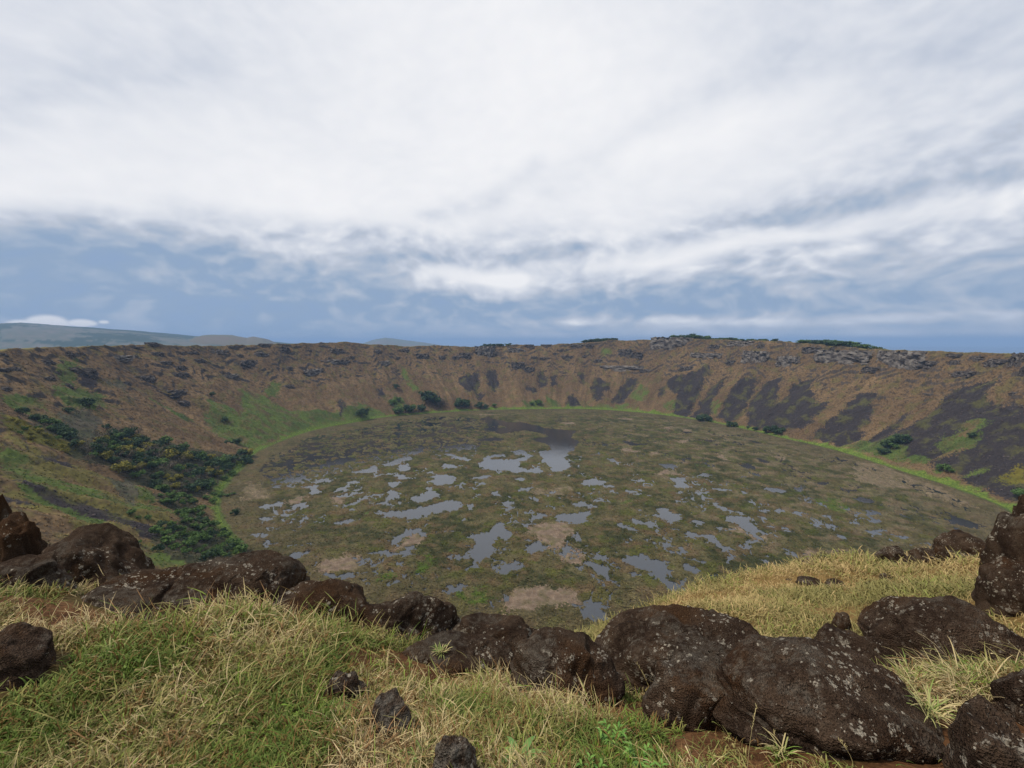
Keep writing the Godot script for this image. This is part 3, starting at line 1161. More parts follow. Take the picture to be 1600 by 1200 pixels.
func make_trees() -> void:
	var leaf := vertex_material(0.8, null, 1.0, 0.0, 0.3)
	leaf.backlight_enabled = true
	leaf.backlight = Color(0.3, 0.35, 0.2)
	var bark := StandardMaterial3D.new()
	bark.albedo_color = rgb(84, 72, 60)
	bark.roughness = 0.95
	var names := ["evergreen_tree", "yellowish_shrub", "bare_shrub", "leafy_shrub"]
	var protos := []
	for k in 4:
		var row := []
		for q in 4:
			var t := Node3D.new()
			place("crown", crown_mesh(900 + k * 10 + q, k), leaf, t)
			place("trunk", trunk_mesh(960 + k * 10 + q), bark, t)
			row.append(t)
		protos.append(row)
	var i := 0
	for q in TREES:
		var k: int = q[3]
		var t: Node3D = protos[k][rng.randi() % 4].duplicate()
		t.name = numbered(names[k])
		add_child(t)
		var x: float = q[0]
		var z: float = q[1]
		var h: float = q[2] * rng.randf_range(0.8, 1.4)
		t.position = Vector3(x, maxf(crater_at(x, z), 0.3) - h * 0.1, z)
		t.rotation.y = rng.randf() * TAU
		t.scale = Vector3(h * rng.randf_range(1.0, 1.35), h * rng.randf_range(0.85, 1.05), h * rng.randf_range(1.0, 1.35))
		var at := "in the left gully" if x < -200.0 and z > -900.0 else ("by the far shore" if x < 330.0 else "at the foot of the right wall")
		var size := "large" if h > 15.0 else ("small" if h < 10.5 else "mid-sized")
		var part := sector(x, z)
		if at == "in the left gully":
			var y := t.position.y
			part = "shore end" if y < 14.0 else ("lower part" if y < 34.0 else ("middle" if y < 58.0 else ("upper part" if y < 85.0 else "top end")))
			part = "at its " + part + (", near side" if Vector2(x, z).length() < 590.0 else (", midway across" if Vector2(x, z).length() < 690.0 else ", far side"))
		tag(t, "%s %s %s, %s" % [size, ["dark tree", "yellow-green shrub", "bare brown shrub", "green shrub"][k], at.replace("at the foot of", "under"), part], "tree" if k == 0 else "shrub", "%ss %s" % [names[k].replace("_", " "), at])
		i += 1
	for q in RIM_TREES:
		var t: Node3D = protos[0 if rng.randf() < 0.7 else 3][rng.randi() % 4].duplicate()
		t.name = numbered("rim_tree")
		add_child(t)
		var x: float = q[0]
		var z: float = q[1]
		var h: float = q[2]
		t.position = Vector3(x, crater_at(x, z) - h * 0.12, z)
		t.rotation.y = rng.randf() * TAU
		t.scale = Vector3(h * rng.randf_range(1.4, 2.1), h * rng.randf_range(0.65, 0.95), h * 1.6)
		var grove := "the small grove left of the tallest grove" if x < 330.0 else ("the grove behind the pale cliff" if x < 560.0 else ("the thin row of trees on the rim" if x < 700.0 else "the widest grove on the right rim"))
		if x < 60.0:
			grove = "the tiny clump in the middle of the skyline"
		tag(t, "%s dark green tree in %s" % ["tall" if h > 19.0 else ("low" if h < 13.0 else "middling"), grove], "tree", "trees on the crater rim")
	for row in protos:
		for t in row:
			t.free()


# ---------------------------------------------------------------- uncountable cover on the slopes and the lake
func lump_mesh(s: int, soft: bool) -> ArrayMesh:
	var g := RandomNumberGenerator.new()
	g.seed = s
	var st := SurfaceTool.new()
	st.begin(Mesh.PRIMITIVE_TRIANGLES)
	if soft:
		for i in 9:
			var a := TAU * i / 9.0 + g.randf()
			var d := Vector3(cos(a), 0, sin(a))
			var b := d * g.randf_range(0.05, 0.3)
			var t := d * g.randf_range(0.4, 0.9) + Vector3(0, g.randf_range(0.5, 1.0), 0)
			var w := d.cross(Vector3.UP) * g.randf_range(0.14, 0.26)
			for p in [b - w, t, b + w]:
				st.add_vertex(p)
		return st.commit()
	var ico := SphereMesh.new()
	ico.radial_segments = 7
	ico.rings = 3
	ico.radius = 0.6
	ico.height = 1.0
	var a := ico.get_mesh_arrays()
	var n := noise(s, 1.4, 2)
	for k in a[Mesh.ARRAY_INDEX]:
		var p: Vector3 = a[Mesh.ARRAY_VERTEX][k]
		st.set_smooth_group(-1)
		st.add_vertex(p * (1.0 + n.get_noise_3dv(p * 2.0) * 0.9))
	st.generate_normals()
	return st.commit()


func make_hillside_cover() -> void:
	var plain := vertex_material(0.95)
	var tuss := []
	var tc := PackedColorArray()
	var stones := []
	var sc := PackedColorArray()
	for i in 110000:
		var a := rng.randf() * TAU
		var t := rng.randf()
		var r := lookup(LAKE_RADIUS, a) + lookup(WALL_WIDTH, a) * t
		var x := CENTRE.x + cos(a) * r
		var z := CENTRE.y + sin(a) * r
		if z > -60.0 or absf(x) > -z * 1.35 + 60.0:
			continue
		var cover := hillside_cover(x, z)
		var y := crater_polar(r, a, x, z)
		if cover == 1:
			if rng.randf() < 0.9:
				var s := rng.randf_range(0.5, 1.1) * (2.2 if rng.randf() < 0.06 else 1.0)
				stones.append(Transform3D(Basis.from_euler(Vector3(rng.randf() * 6.0, rng.randf() * 6.0, 0)).scaled(Vector3(s * 1.2, s, s)), Vector3(x, y + 0.1, z)))
				var q := rng.randf_range(0.75, 1.25)
				sc.append(Color(0.29 * q, 0.265 * q, 0.262 * q))
		elif rng.randf() < 0.75:
			var s := rng.randf_range(0.8, 1.9)
			if t < 0.05:
				s *= 0.8
			tuss.append(Transform3D(Basis.from_euler(Vector3(0, rng.randf() * 6.0, 0)).scaled(Vector3(s, s * 0.8, s)), Vector3(x, y - 0.1, z)))
			var col := hillside_colour(x, z, t, cover, 1.0)
			var q := rng.randf_range(0.85, 1.25)
			tc.append(Color(col.r * q, col.g * q, col.b * q))
	stuff("tussock_grass", lump_mesh(5, true), plain, tuss, tc, "brown and green tussock grass covering the crater walls", "grass")
	stuff("scree", lump_mesh(6, false), plain, stones, sc, "dark grey scree stones in streaks down the crater walls", "scree")
	var reeds := []
	var rc := PackedColorArray()
	var marsh: MeshInstance3D = get_node("marsh")
	var v: PackedVector3Array = marsh.mesh.surface_get_arrays(0)[Mesh.ARRAY_VERTEX]
	var c: PackedColorArray = marsh.mesh.surface_get_arrays(0)[Mesh.ARRAY_COLOR]
	for i in 130000:
		var k := rng.randi() % v.size()
		var p := v[k]
		if p.y < 0.25 or c[k].a == 0.0 or shore(p.x, p.z) < 0.0:
			continue
		var s := rng.randf_range(0.6, 1.5) * (1.0 if p.y > 0.5 else 0.7)
		if cover_at(p.x, p.z) == 11:
			s *= 0.45
		reeds.append(Transform3D(Basis.from_euler(Vector3(0, rng.randf() * 6.0, 0)).scaled(Vector3(s, s * 0.9, s)), p + Vector3(rng.randfn() * 0.4, -0.1, rng.randfn() * 0.4)))
		var q := rng.randf_range(0.85, 1.25)
		rc.append(Color(c[k].r * q, c[k].g * q, c[k].b * q))
	stuff("reeds", lump_mesh(7, true), plain, reeds, rc, "short olive and brown reeds standing all over the floating mats", "reeds")


# ---------------------------------------------------------------- grass close by
func tuft_mesh(s: int, blades: int, high: float, spread: float, wide: float, lean: float, heads: bool) -> ArrayMesh:
	var g := RandomNumberGenerator.new()
	g.seed = s
	var v := PackedVector3Array()
	var c := PackedColorArray()
	var ix := PackedInt32Array()
	for i in blades:
		var a := g.randf() * TAU
		var d := Vector3(cos(a), 0, sin(a))
		var side := Vector3(-d.z, 0, d.x)
		side = side.rotated(Vector3.UP, g.randf_range(-0.8, 0.8))
		var foot := Vector3(g.randfn(), 0, g.randfn()) * spread * 0.5
		var h := high * g.randf_range(0.45, 1.15)
		var out := h * lean * g.randf_range(0.3, 1.4)
		var w := wide * g.randf_range(0.6, 1.3)
		var tone := g.randf_range(0.72, 1.15)
		var base := v.size()
		var segs := 4
		for k in segs + 1:
			var f := k / float(segs)
			var p := foot + d * out * f * f + Vector3(0, h * (f - 0.32 * lean * f * f * f), 0)
			var ww := w * (1.0 - f * f) + 0.0004
			if heads and f > 0.7:
				ww = w * (1.5 if f < 0.9 else 0.3)
			v.append(p - side * ww)
			v.append(p + side * ww)
			var q := tone
			c.append(Color(q, q, q * 0.97))
			c.append(Color(q, q, q * 0.97))
			if k < segs:
				var b := base + k * 2
				ix.append_array([b, b + 1, b + 2, b + 1, b + 3, b + 2])
	return arrays_mesh(v, PackedVector3Array(), c, ix)


func on_rock(x: float, z: float, shrink: float) -> bool:
	for f in footprints:
		var dx: float = x - f[0]
		var dz: float = z - f[1]
		if dx * dx + dz * dz > f[2] * f[2] + f[3] * f[3]:
			continue
		var q := Vector2(dx, dz).rotated(f[4])
		if (q.x / f[2]) ** 2 + (q.y / f[3]) ** 2 < shrink * (1.7 if f[2] < 0.22 else 1.0):
			return true
	return false


func make_grass() -> void:
	var m := vertex_material(0.75, null, 1.0, 0.0, 0.3)
	m.backlight_enabled = true
	m.backlight = Color(0.35, 0.38, 0.25)
	var meshes := [tuft_mesh(1, 13, 0.055, 0.06, 0.0034, 1.2, false), tuft_mesh(2, 15, 0.058, 0.11, 0.0019, 1.5, false), tuft_mesh(3, 8, 0.13, 0.06, 0.0014, 0.9, true), tuft_mesh(4, 18, 0.03, 0.11, 0.0027, 1.4, false), tuft_mesh(5, 20, 0.10, 0.16, 0.0034, 0.9, true)]
	var where := [[], [], [], [], []]
	var tint := [PackedColorArray(), PackedColorArray(), PackedColorArray(), PackedColorArray(), PackedColorArray()]
	# near the eye: r grows so that the cover keeps its density in the picture
	for i in 165000:
		var a := rng.randf_range(-1.05, 1.05)
		if i % 4 == 0:
			a = rng.randf_range(1.05, 1.75) * (1.0 if i % 8 else -1.0)
		var r := 1.0 * pow(7.5, sqrt(rng.randf()))
		var x := sin(a) * r
		var z := -cos(a) * r
		if x > 0.3 and r > 5.5:
			continue
		if on_rock(x, z, 1.02):
			continue
		var b := bare(x, z)
		if b > 0.42 and rng.randf() < 0.93:
			continue
		var k := n_near.get_noise_2d(x * 2.2 + 7.0, z * 2.2)
		var lush := n_near.get_noise_2d(x * 1.4, z * 1.4 + 30.0) * 1.2 + 0.22 * smoothstep(-2.4, -1.4, z) * smoothstep(-1.6, 0.6, x) + 0.26 * smoothstep(-3.0, -2.2, z) * smoothstep(-0.4, -1.0, x) - 0.05
		var kind := 3
		var u := rng.randf()
		var hump := exp(-((x + 1.9) ** 2 / 1.2 + (z + 2.9) ** 2 / 0.7))
		if rng.randf() < clampf(0.26 + n_bump.get_noise_2d(x, z) * 1.1, 0.0, 0.85):
			continue                    # gaps where the thatch and the soil show
		if u < 0.30 + lush * 0.6:
			kind = 0
		elif u < 0.66 + hump * 0.2:
			kind = 1
		elif u < 0.685 + hump * 0.10:
			kind = 2
		var dry := clampf(0.56 + k * 0.9 - lush * 0.85 + rng.randfn() * 0.25 + (0.22 if kind in [1, 2] else -0.12), 0.0, 1.0)
		var col := rgb(100, 118, 58).lerp(rgb(148, 142, 86), clampf(dry * 2.0, 0, 1)).lerp(rgb(196, 176, 134), clampf(dry * 2.0 - 1.0, 0, 1))
		var odd := rng.randf()
		if odd < 0.22:
			col = col.lerp(rgb(124, 88, 58), 0.75)
		elif odd < 0.29:
			col = col.lerp(rgb(112, 142, 52), 0.7)
		var s := rng.randf_range(0.6, 1.2) * (1.0 + hump * 0.35)
		var tilt := Basis.from_euler(Vector3(rng.randfn() * 0.35, rng.randf() * TAU, rng.randfn() * 0.35 - 0.15))
		where[kind].append(Transform3D(tilt.scaled(Vector3.ONE * s), Vector3(x, ground_at(x, z) - 0.01, z)))
		tint[kind].append(col)
	# the dry slope to the right
	for i in 33000:
		var a := rng.randf_range(0.05, 1.08) if i % 4 else rng.randf_range(1.08, 1.6)
		var r := 4.8 * pow(30.0 / 4.8, rng.randf())
		var x := sin(a) * r
		var z := -cos(a) * r
		if on_rock(x, z, 0.7) or n_fine.get_noise_2d(x * 6.0, z * 6.0) > 0.22 and rng.randf() < 0.8:
			continue
		var k := n_near.get_noise_2d(x * 0.35, z * 0.35)
		var col := rgb(186, 160, 114).lerp(rgb(130, 124, 78), clampf(0.55 + k * 2.2 - smoothstep(10.0, 17.0, r) * 0.5 + rng.randfn() * 0.3, 0.0, 1.0))
		if rng.randf() < 0.12:
			col = col.lerp(rgb(128, 140, 70), 0.7)
		var s := pow(rng.randf_range(0.55, 1.2), 2.0) * (0.75 + 0.6 * smoothstep(8.0, 15.0, r)) * (1.0 + k * 0.8)
		var tilt := Basis.from_euler(Vector3(rng.randfn() * 0.2, rng.randf() * TAU, rng.randfn() * 0.2))
		where[4].append(Transform3D(tilt.scaled(Vector3.ONE * s), Vector3(x, ground_at(x, z) - 0.02, z)))
		tint[4].append(col)
	stuff("green_grass", meshes[0], m, where[0], tint[0], "green leafy grass among the dry grass in the foreground", "grass")
	stuff("straw_grass", meshes[1], m, where[1], tint[1], "fine pale straw grass bending over the foreground slope", "grass")
	stuff("seeding_grass", meshes[2], m, where[2], tint[2], "tall dry grass with seed heads on the foreground hump", "grass")
	stuff("short_grass", meshes[3], m, where[3], tint[3], "short mixed turf between the foreground rocks", "grass")
	stuff("slope_grass", meshes[4], m, where[4], tint[4], "golden dry grass covering the slope on the right", "grass")


func leaf(st: SurfaceTool, foot: Vector3, dir: Vector3, length: float, wide: float, rise: float, droop: float, col: Color) -> void:
	# a leaf with a raised middle fold that bends over along its length
	var side := dir.cross(Vector3.UP).normalized()
	var last := []
	for k in 6:
		var f := k / 5.0
		var p := foot + dir * length * f + Vector3(0, length * (rise * f - droop * f * f), 0)
		var w := wide * sin(PI * clampf(0.08 + f * 0.92, 0.0, 1.0)) * (1.0 - 0.3 * f) + 0.0005
		var row := [p - side * w + Vector3(0, w * 0.35, 0), p, p + side * w + Vector3(0, w * 0.35, 0)]
		if k:
			for q in 2:
				st.set_color(Color(col.r * (1.0 - 0.07 * q), col.g * (1.0 - 0.07 * q), col.b))
				for v in [last[q], row[q], last[q + 1], last[q + 1], row[q], row[q + 1]]:
					st.add_vertex(v)
		last = row


func make_weeds() -> void:
	var m := vertex_material(0.6, null, 1.0, 0.0, 0.4)
	m.backlight_enabled = true
	m.backlight = Color(0.35, 0.45, 0.2)
	var where_r := ["left of the leafy weeds near the bottom edge", "in the grass left of the small grey stone", "just below the larger rosette at the bottom edge", "beside the pale rounded stone", "at the edge of the bare earth"]
	for i in ROSETTES.size():
		var q: Array = ROSETTES[i]
		var t := Node3D.new()
		t.name = numbered("rosette_weed")
		add_child(t)
		t.position = Vector3(q[0], ground_at(q[0], q[1]) + 0.01, q[1])
		tag(t, "flat green star-shaped rosette weed " + where_r[i], "weed", "rosette weeds in the foreground")
		for k in 15:
			var st := SurfaceTool.new()
			st.begin(Mesh.PRIMITIVE_TRIANGLES)
			var a := TAU * k / 15.0 * 1.618 * 2.0 + rng.randf() * 0.3
			leaf(st, Vector3.ZERO, Vector3(cos(a), 0, sin(a)), q[2] * rng.randf_range(0.55, 1.05), q[2] * 0.13, rng.randf_range(0.5, 1.1), 0.7, rgb(98, 134, 66).lerp(rgb(128, 152, 84), rng.randf()))
			place("leaf", st.commit(), m, t)
	var where_l := ["tallest of the group right of the rosette", "right of the tallest leafy weed", "in front of the tallest leafy weed", "at the bottom edge, farthest right of the group"]
	for i in LEAFY_WEEDS.size():
		var q: Array = LEAFY_WEEDS[i]
		var t := Node3D.new()
		t.name = numbered("leafy_weed")
		add_child(t)
		t.position = Vector3(q[0], ground_at(q[0], q[1]), q[1])
		tag(t, "bright green leafy weed, " + where_l[i], "weed", "leafy weeds in the foreground")
		for k in 5:
			var st := SurfaceTool.new()
			st.begin(Mesh.PRIMITIVE_TRIANGLES)
			var a := TAU * k / 5.0 + rng.randf()
			var lean := Vector3(cos(a), 0, sin(a))
			var top: Vector3 = lean * q[2] * 0.5 + Vector3(0, q[2] * rng.randf_range(0.6, 0.95), 0)
			st.set_color(rgb(96, 128, 56))
			limb(st, lean * 0.01, top, 0.003, 0.0015)
			for l in 9:
				var f := 0.25 + 0.75 * l / 8.0
				var b := a + (1.2 if l % 2 else -1.2) + rng.randfn() * 0.4
				leaf(st, top * f, (Vector3(cos(b), 0, sin(b)) + lean * 0.4).normalized(), q[2] * rng.randf_range(0.28, 0.42), q[2] * 0.055, 0.55, 0.6, rgb(88, 128, 54).lerp(rgb(120, 156, 70), rng.randf()))
			place("stem", st.commit(), m, t)
	var where_t := ["on the dark ledge left of the large boulder", "on the earthy ledge below the wide flat-topped rock", "on the rounded brown boulder, right clump", "on the rounded brown boulder, left clump", "at the foot of the dark angular central rock", "behind the pale rounded stone", "at the right foot of the large boulder", "below the grey domed boulder at the right", "between the large boulder and the grey domed boulder", "on the hump before the long domed boulder", "in the grass near the left edge", "under the front of the large boulder"]
	for i in BROAD_TUFTS.size():
		var q: Array = BROAD_TUFTS[i]
		var st := SurfaceTool.new()
		st.begin(Mesh.PRIMITIVE_TRIANGLES)
		for k in 46:
			var a := rng.randf() * TAU
			var col := rgb(112, 136, 58).lerp(rgb(190, 172, 122), clampf(rng.randf() * 1.3 - 0.1, 0, 1))
			leaf(st, Vector3(rng.randfn(), 0, rng.randfn()) * q[2] * 0.16, Vector3(cos(a), 0, sin(a)), q[2] * rng.randf_range(0.5, 1.1), 0.0028, rng.randf_range(0.8, 1.8), 0.8, col)
		var o := place("grass_tuft", st.commit(), m)
		var y := top_at(q[0], q[1])
		o.position = Vector3(q[0], y - 0.01, q[1])
		tag(o, "green and straw grass tuft " + where_t[i], "grass tuft", "separate grass tufts")
	var where_s := ["before the wide flat-topped rock, tallest there", "in front of the large boulder, leaning over bare earth", "standing against the grey domed boulder", "in front of the low dark slab", "in front of the dark angular central rock", "short, below the large boulder", "on the hump, before the long domed boulder, second from left", "on the hump, before the long domed boulder, third from left", "on the hump, farthest right", "on the hump, farthest left", "left of the grey domed boulder", "below the right end of the grey domed boulder", "close beside the central rock stalk", "short, left of the tallest central stalk", "short, under the left front of the large boulder", "right of the low dark slab", "short, on the edge of the wide flat-topped rock"]
	for i in STALKS.size():
		var q: Array = STALKS[i]
		var st := SurfaceTool.new()
		st.begin(Mesh.PRIMITIVE_TRIANGLES)
		st.set_color(rgb(182, 166, 118))
		var bend := Vector3(rng.randfn() * 0.25, 0, rng.randfn() * 0.15)
		var p := Vector3.ZERO
		for k in 6:
			var f := (k + 1) / 6.0
			var n: Vector3 = (Vector3(0, f, 0) + bend * f * f) * q[2]
			limb(st, p, n, 0.0016 - 0.0002 * k, 0.0014 - 0.0002 * k)
			if k > 3:
				for l in 5:
					var a := rng.randf() * TAU
					limb(st, p.lerp(n, l / 5.0), p.lerp(n, l / 5.0) + Vector3(cos(a) * 0.006, 0.012, sin(a) * 0.006), 0.0018, 0.0008)
			p = n
		var o := place("seed_stalk", st.commit(), m)
		o.position = Vector3(q[0], ground_at(q[0], q[1]) - 0.01, q[1])
		tag(o, "thin dry grass seed stalk " + where_s[i], "grass stalk", "seed stalks in the foreground")


func top_at(x: float, z: float) -> float:
	# the height of the earth or of the rock that covers it here
	var y := ground_at(x, z)
	for o in get_children():
		if o is MeshInstance3D and o.name.begins_with("boulder"):
			var a: AABB = o.mesh.get_aabb()
			var q: Vector3 = o.to_local(Vector3(x, o.position.y, z))
			if absf(q.x) < a.size.x * 0.5 and absf(q.z) < a.size.z * 0.5:
				var v: PackedVector3Array = o.mesh.surface_get_arrays(0)[Mesh.ARRAY_VERTEX]
				for p in v:
					if absf(p.x - q.x) < 0.03 and absf(p.z - q.z) < 0.03:
						y = maxf(y, p.y + o.position.y)
	return y


const LAKE_RADIUS := [519.5,524.7,531.5,542,560.3,578.5,592.8,591.8,583.9,574.2,565.5,557.9,551.3,545.8,544,544,544,544,544,544.9,545.8,545.6,544.3,542,538.7,535.1,530.6,523.9,523.4,523.3,523,522.7,521.5,520.3,528.4,538.6,546.5,550.5,555.2,561.6,568.3,569.6,563.6,561.9,570.6,569.1,557.3,551.2,546.9,542.6,540,538.2,535.1,532,533.9,540.4,546.4,552.8,554.5,551.1,547.9,542.5,536.7,530.3,523.8,517.8,510.2,505,501.5,496.5,502.3,512.4]
const WALL_WIDTH := [286,286,286,286,286,286,286,286,286,286,286,286,286,286,286,286,289.4,293.2,297.1,300,296.5,293.2,290.1,286.5,286,286,286,286,286,286,286,286,286,286,286,286,286,286,286,286,286,286,286,286,286,286,286,286,286,286,286,286,286,286,286,286,286,286,286,286,286,286,286,286,286,286,286,286,286,286,286,286]
const RIM_HEIGHT := [180.9,178.7,180.2,183.1,186,188.8,191.6,194.4,197.1,199,199,199,199,199,199,199,199,199,199,199,199,199,199,199,199,199,199,199,199,199,199,199,199,199,199,199,199,199,199,199,199,199,199,199,199,199,199,199,199,199,199,199,199,199,199,199,199,199,199,199,199,199,199,199,199,199,199,199,199,199,199,199,199,199,199,199,197.9,196.6,195.2,194,192.7,191.5,190.4,190,191.4,190.7,190.9,192.3,191.6,192,193.5,194,193.8,195,196.6,196.3,193.9,191.7,192.5,192.2,190.9,192.2,193.5,193.3,193.9,195.5,196,196.7,197.5,197.8,198.1,199.4,200.8,201,198.2,195.2,193.1,192.4,190.8,187.6,185.9,188.6,189.7,189.2,189,189.2,186.3,185.1,186.2,184.2,186.7,189.1,191.3,191.9,190.7,189.6,188.7,191.4,194.3,195.7,197.5,199.8,201.5,203.5,206.5,208.5,207.2,207.9,209.2,210.1,213.9,215.8,212.7,213.8,212.7,209.7,209.9,208.4,206.4,204.6,205.1,205.4,204.5,201.9,200.1,198.1,196.4,194.5,191.8,190.2,187.1,183.9,185.4,182.8,183.2,182.9,182.2,181.8,181.2,181.1]
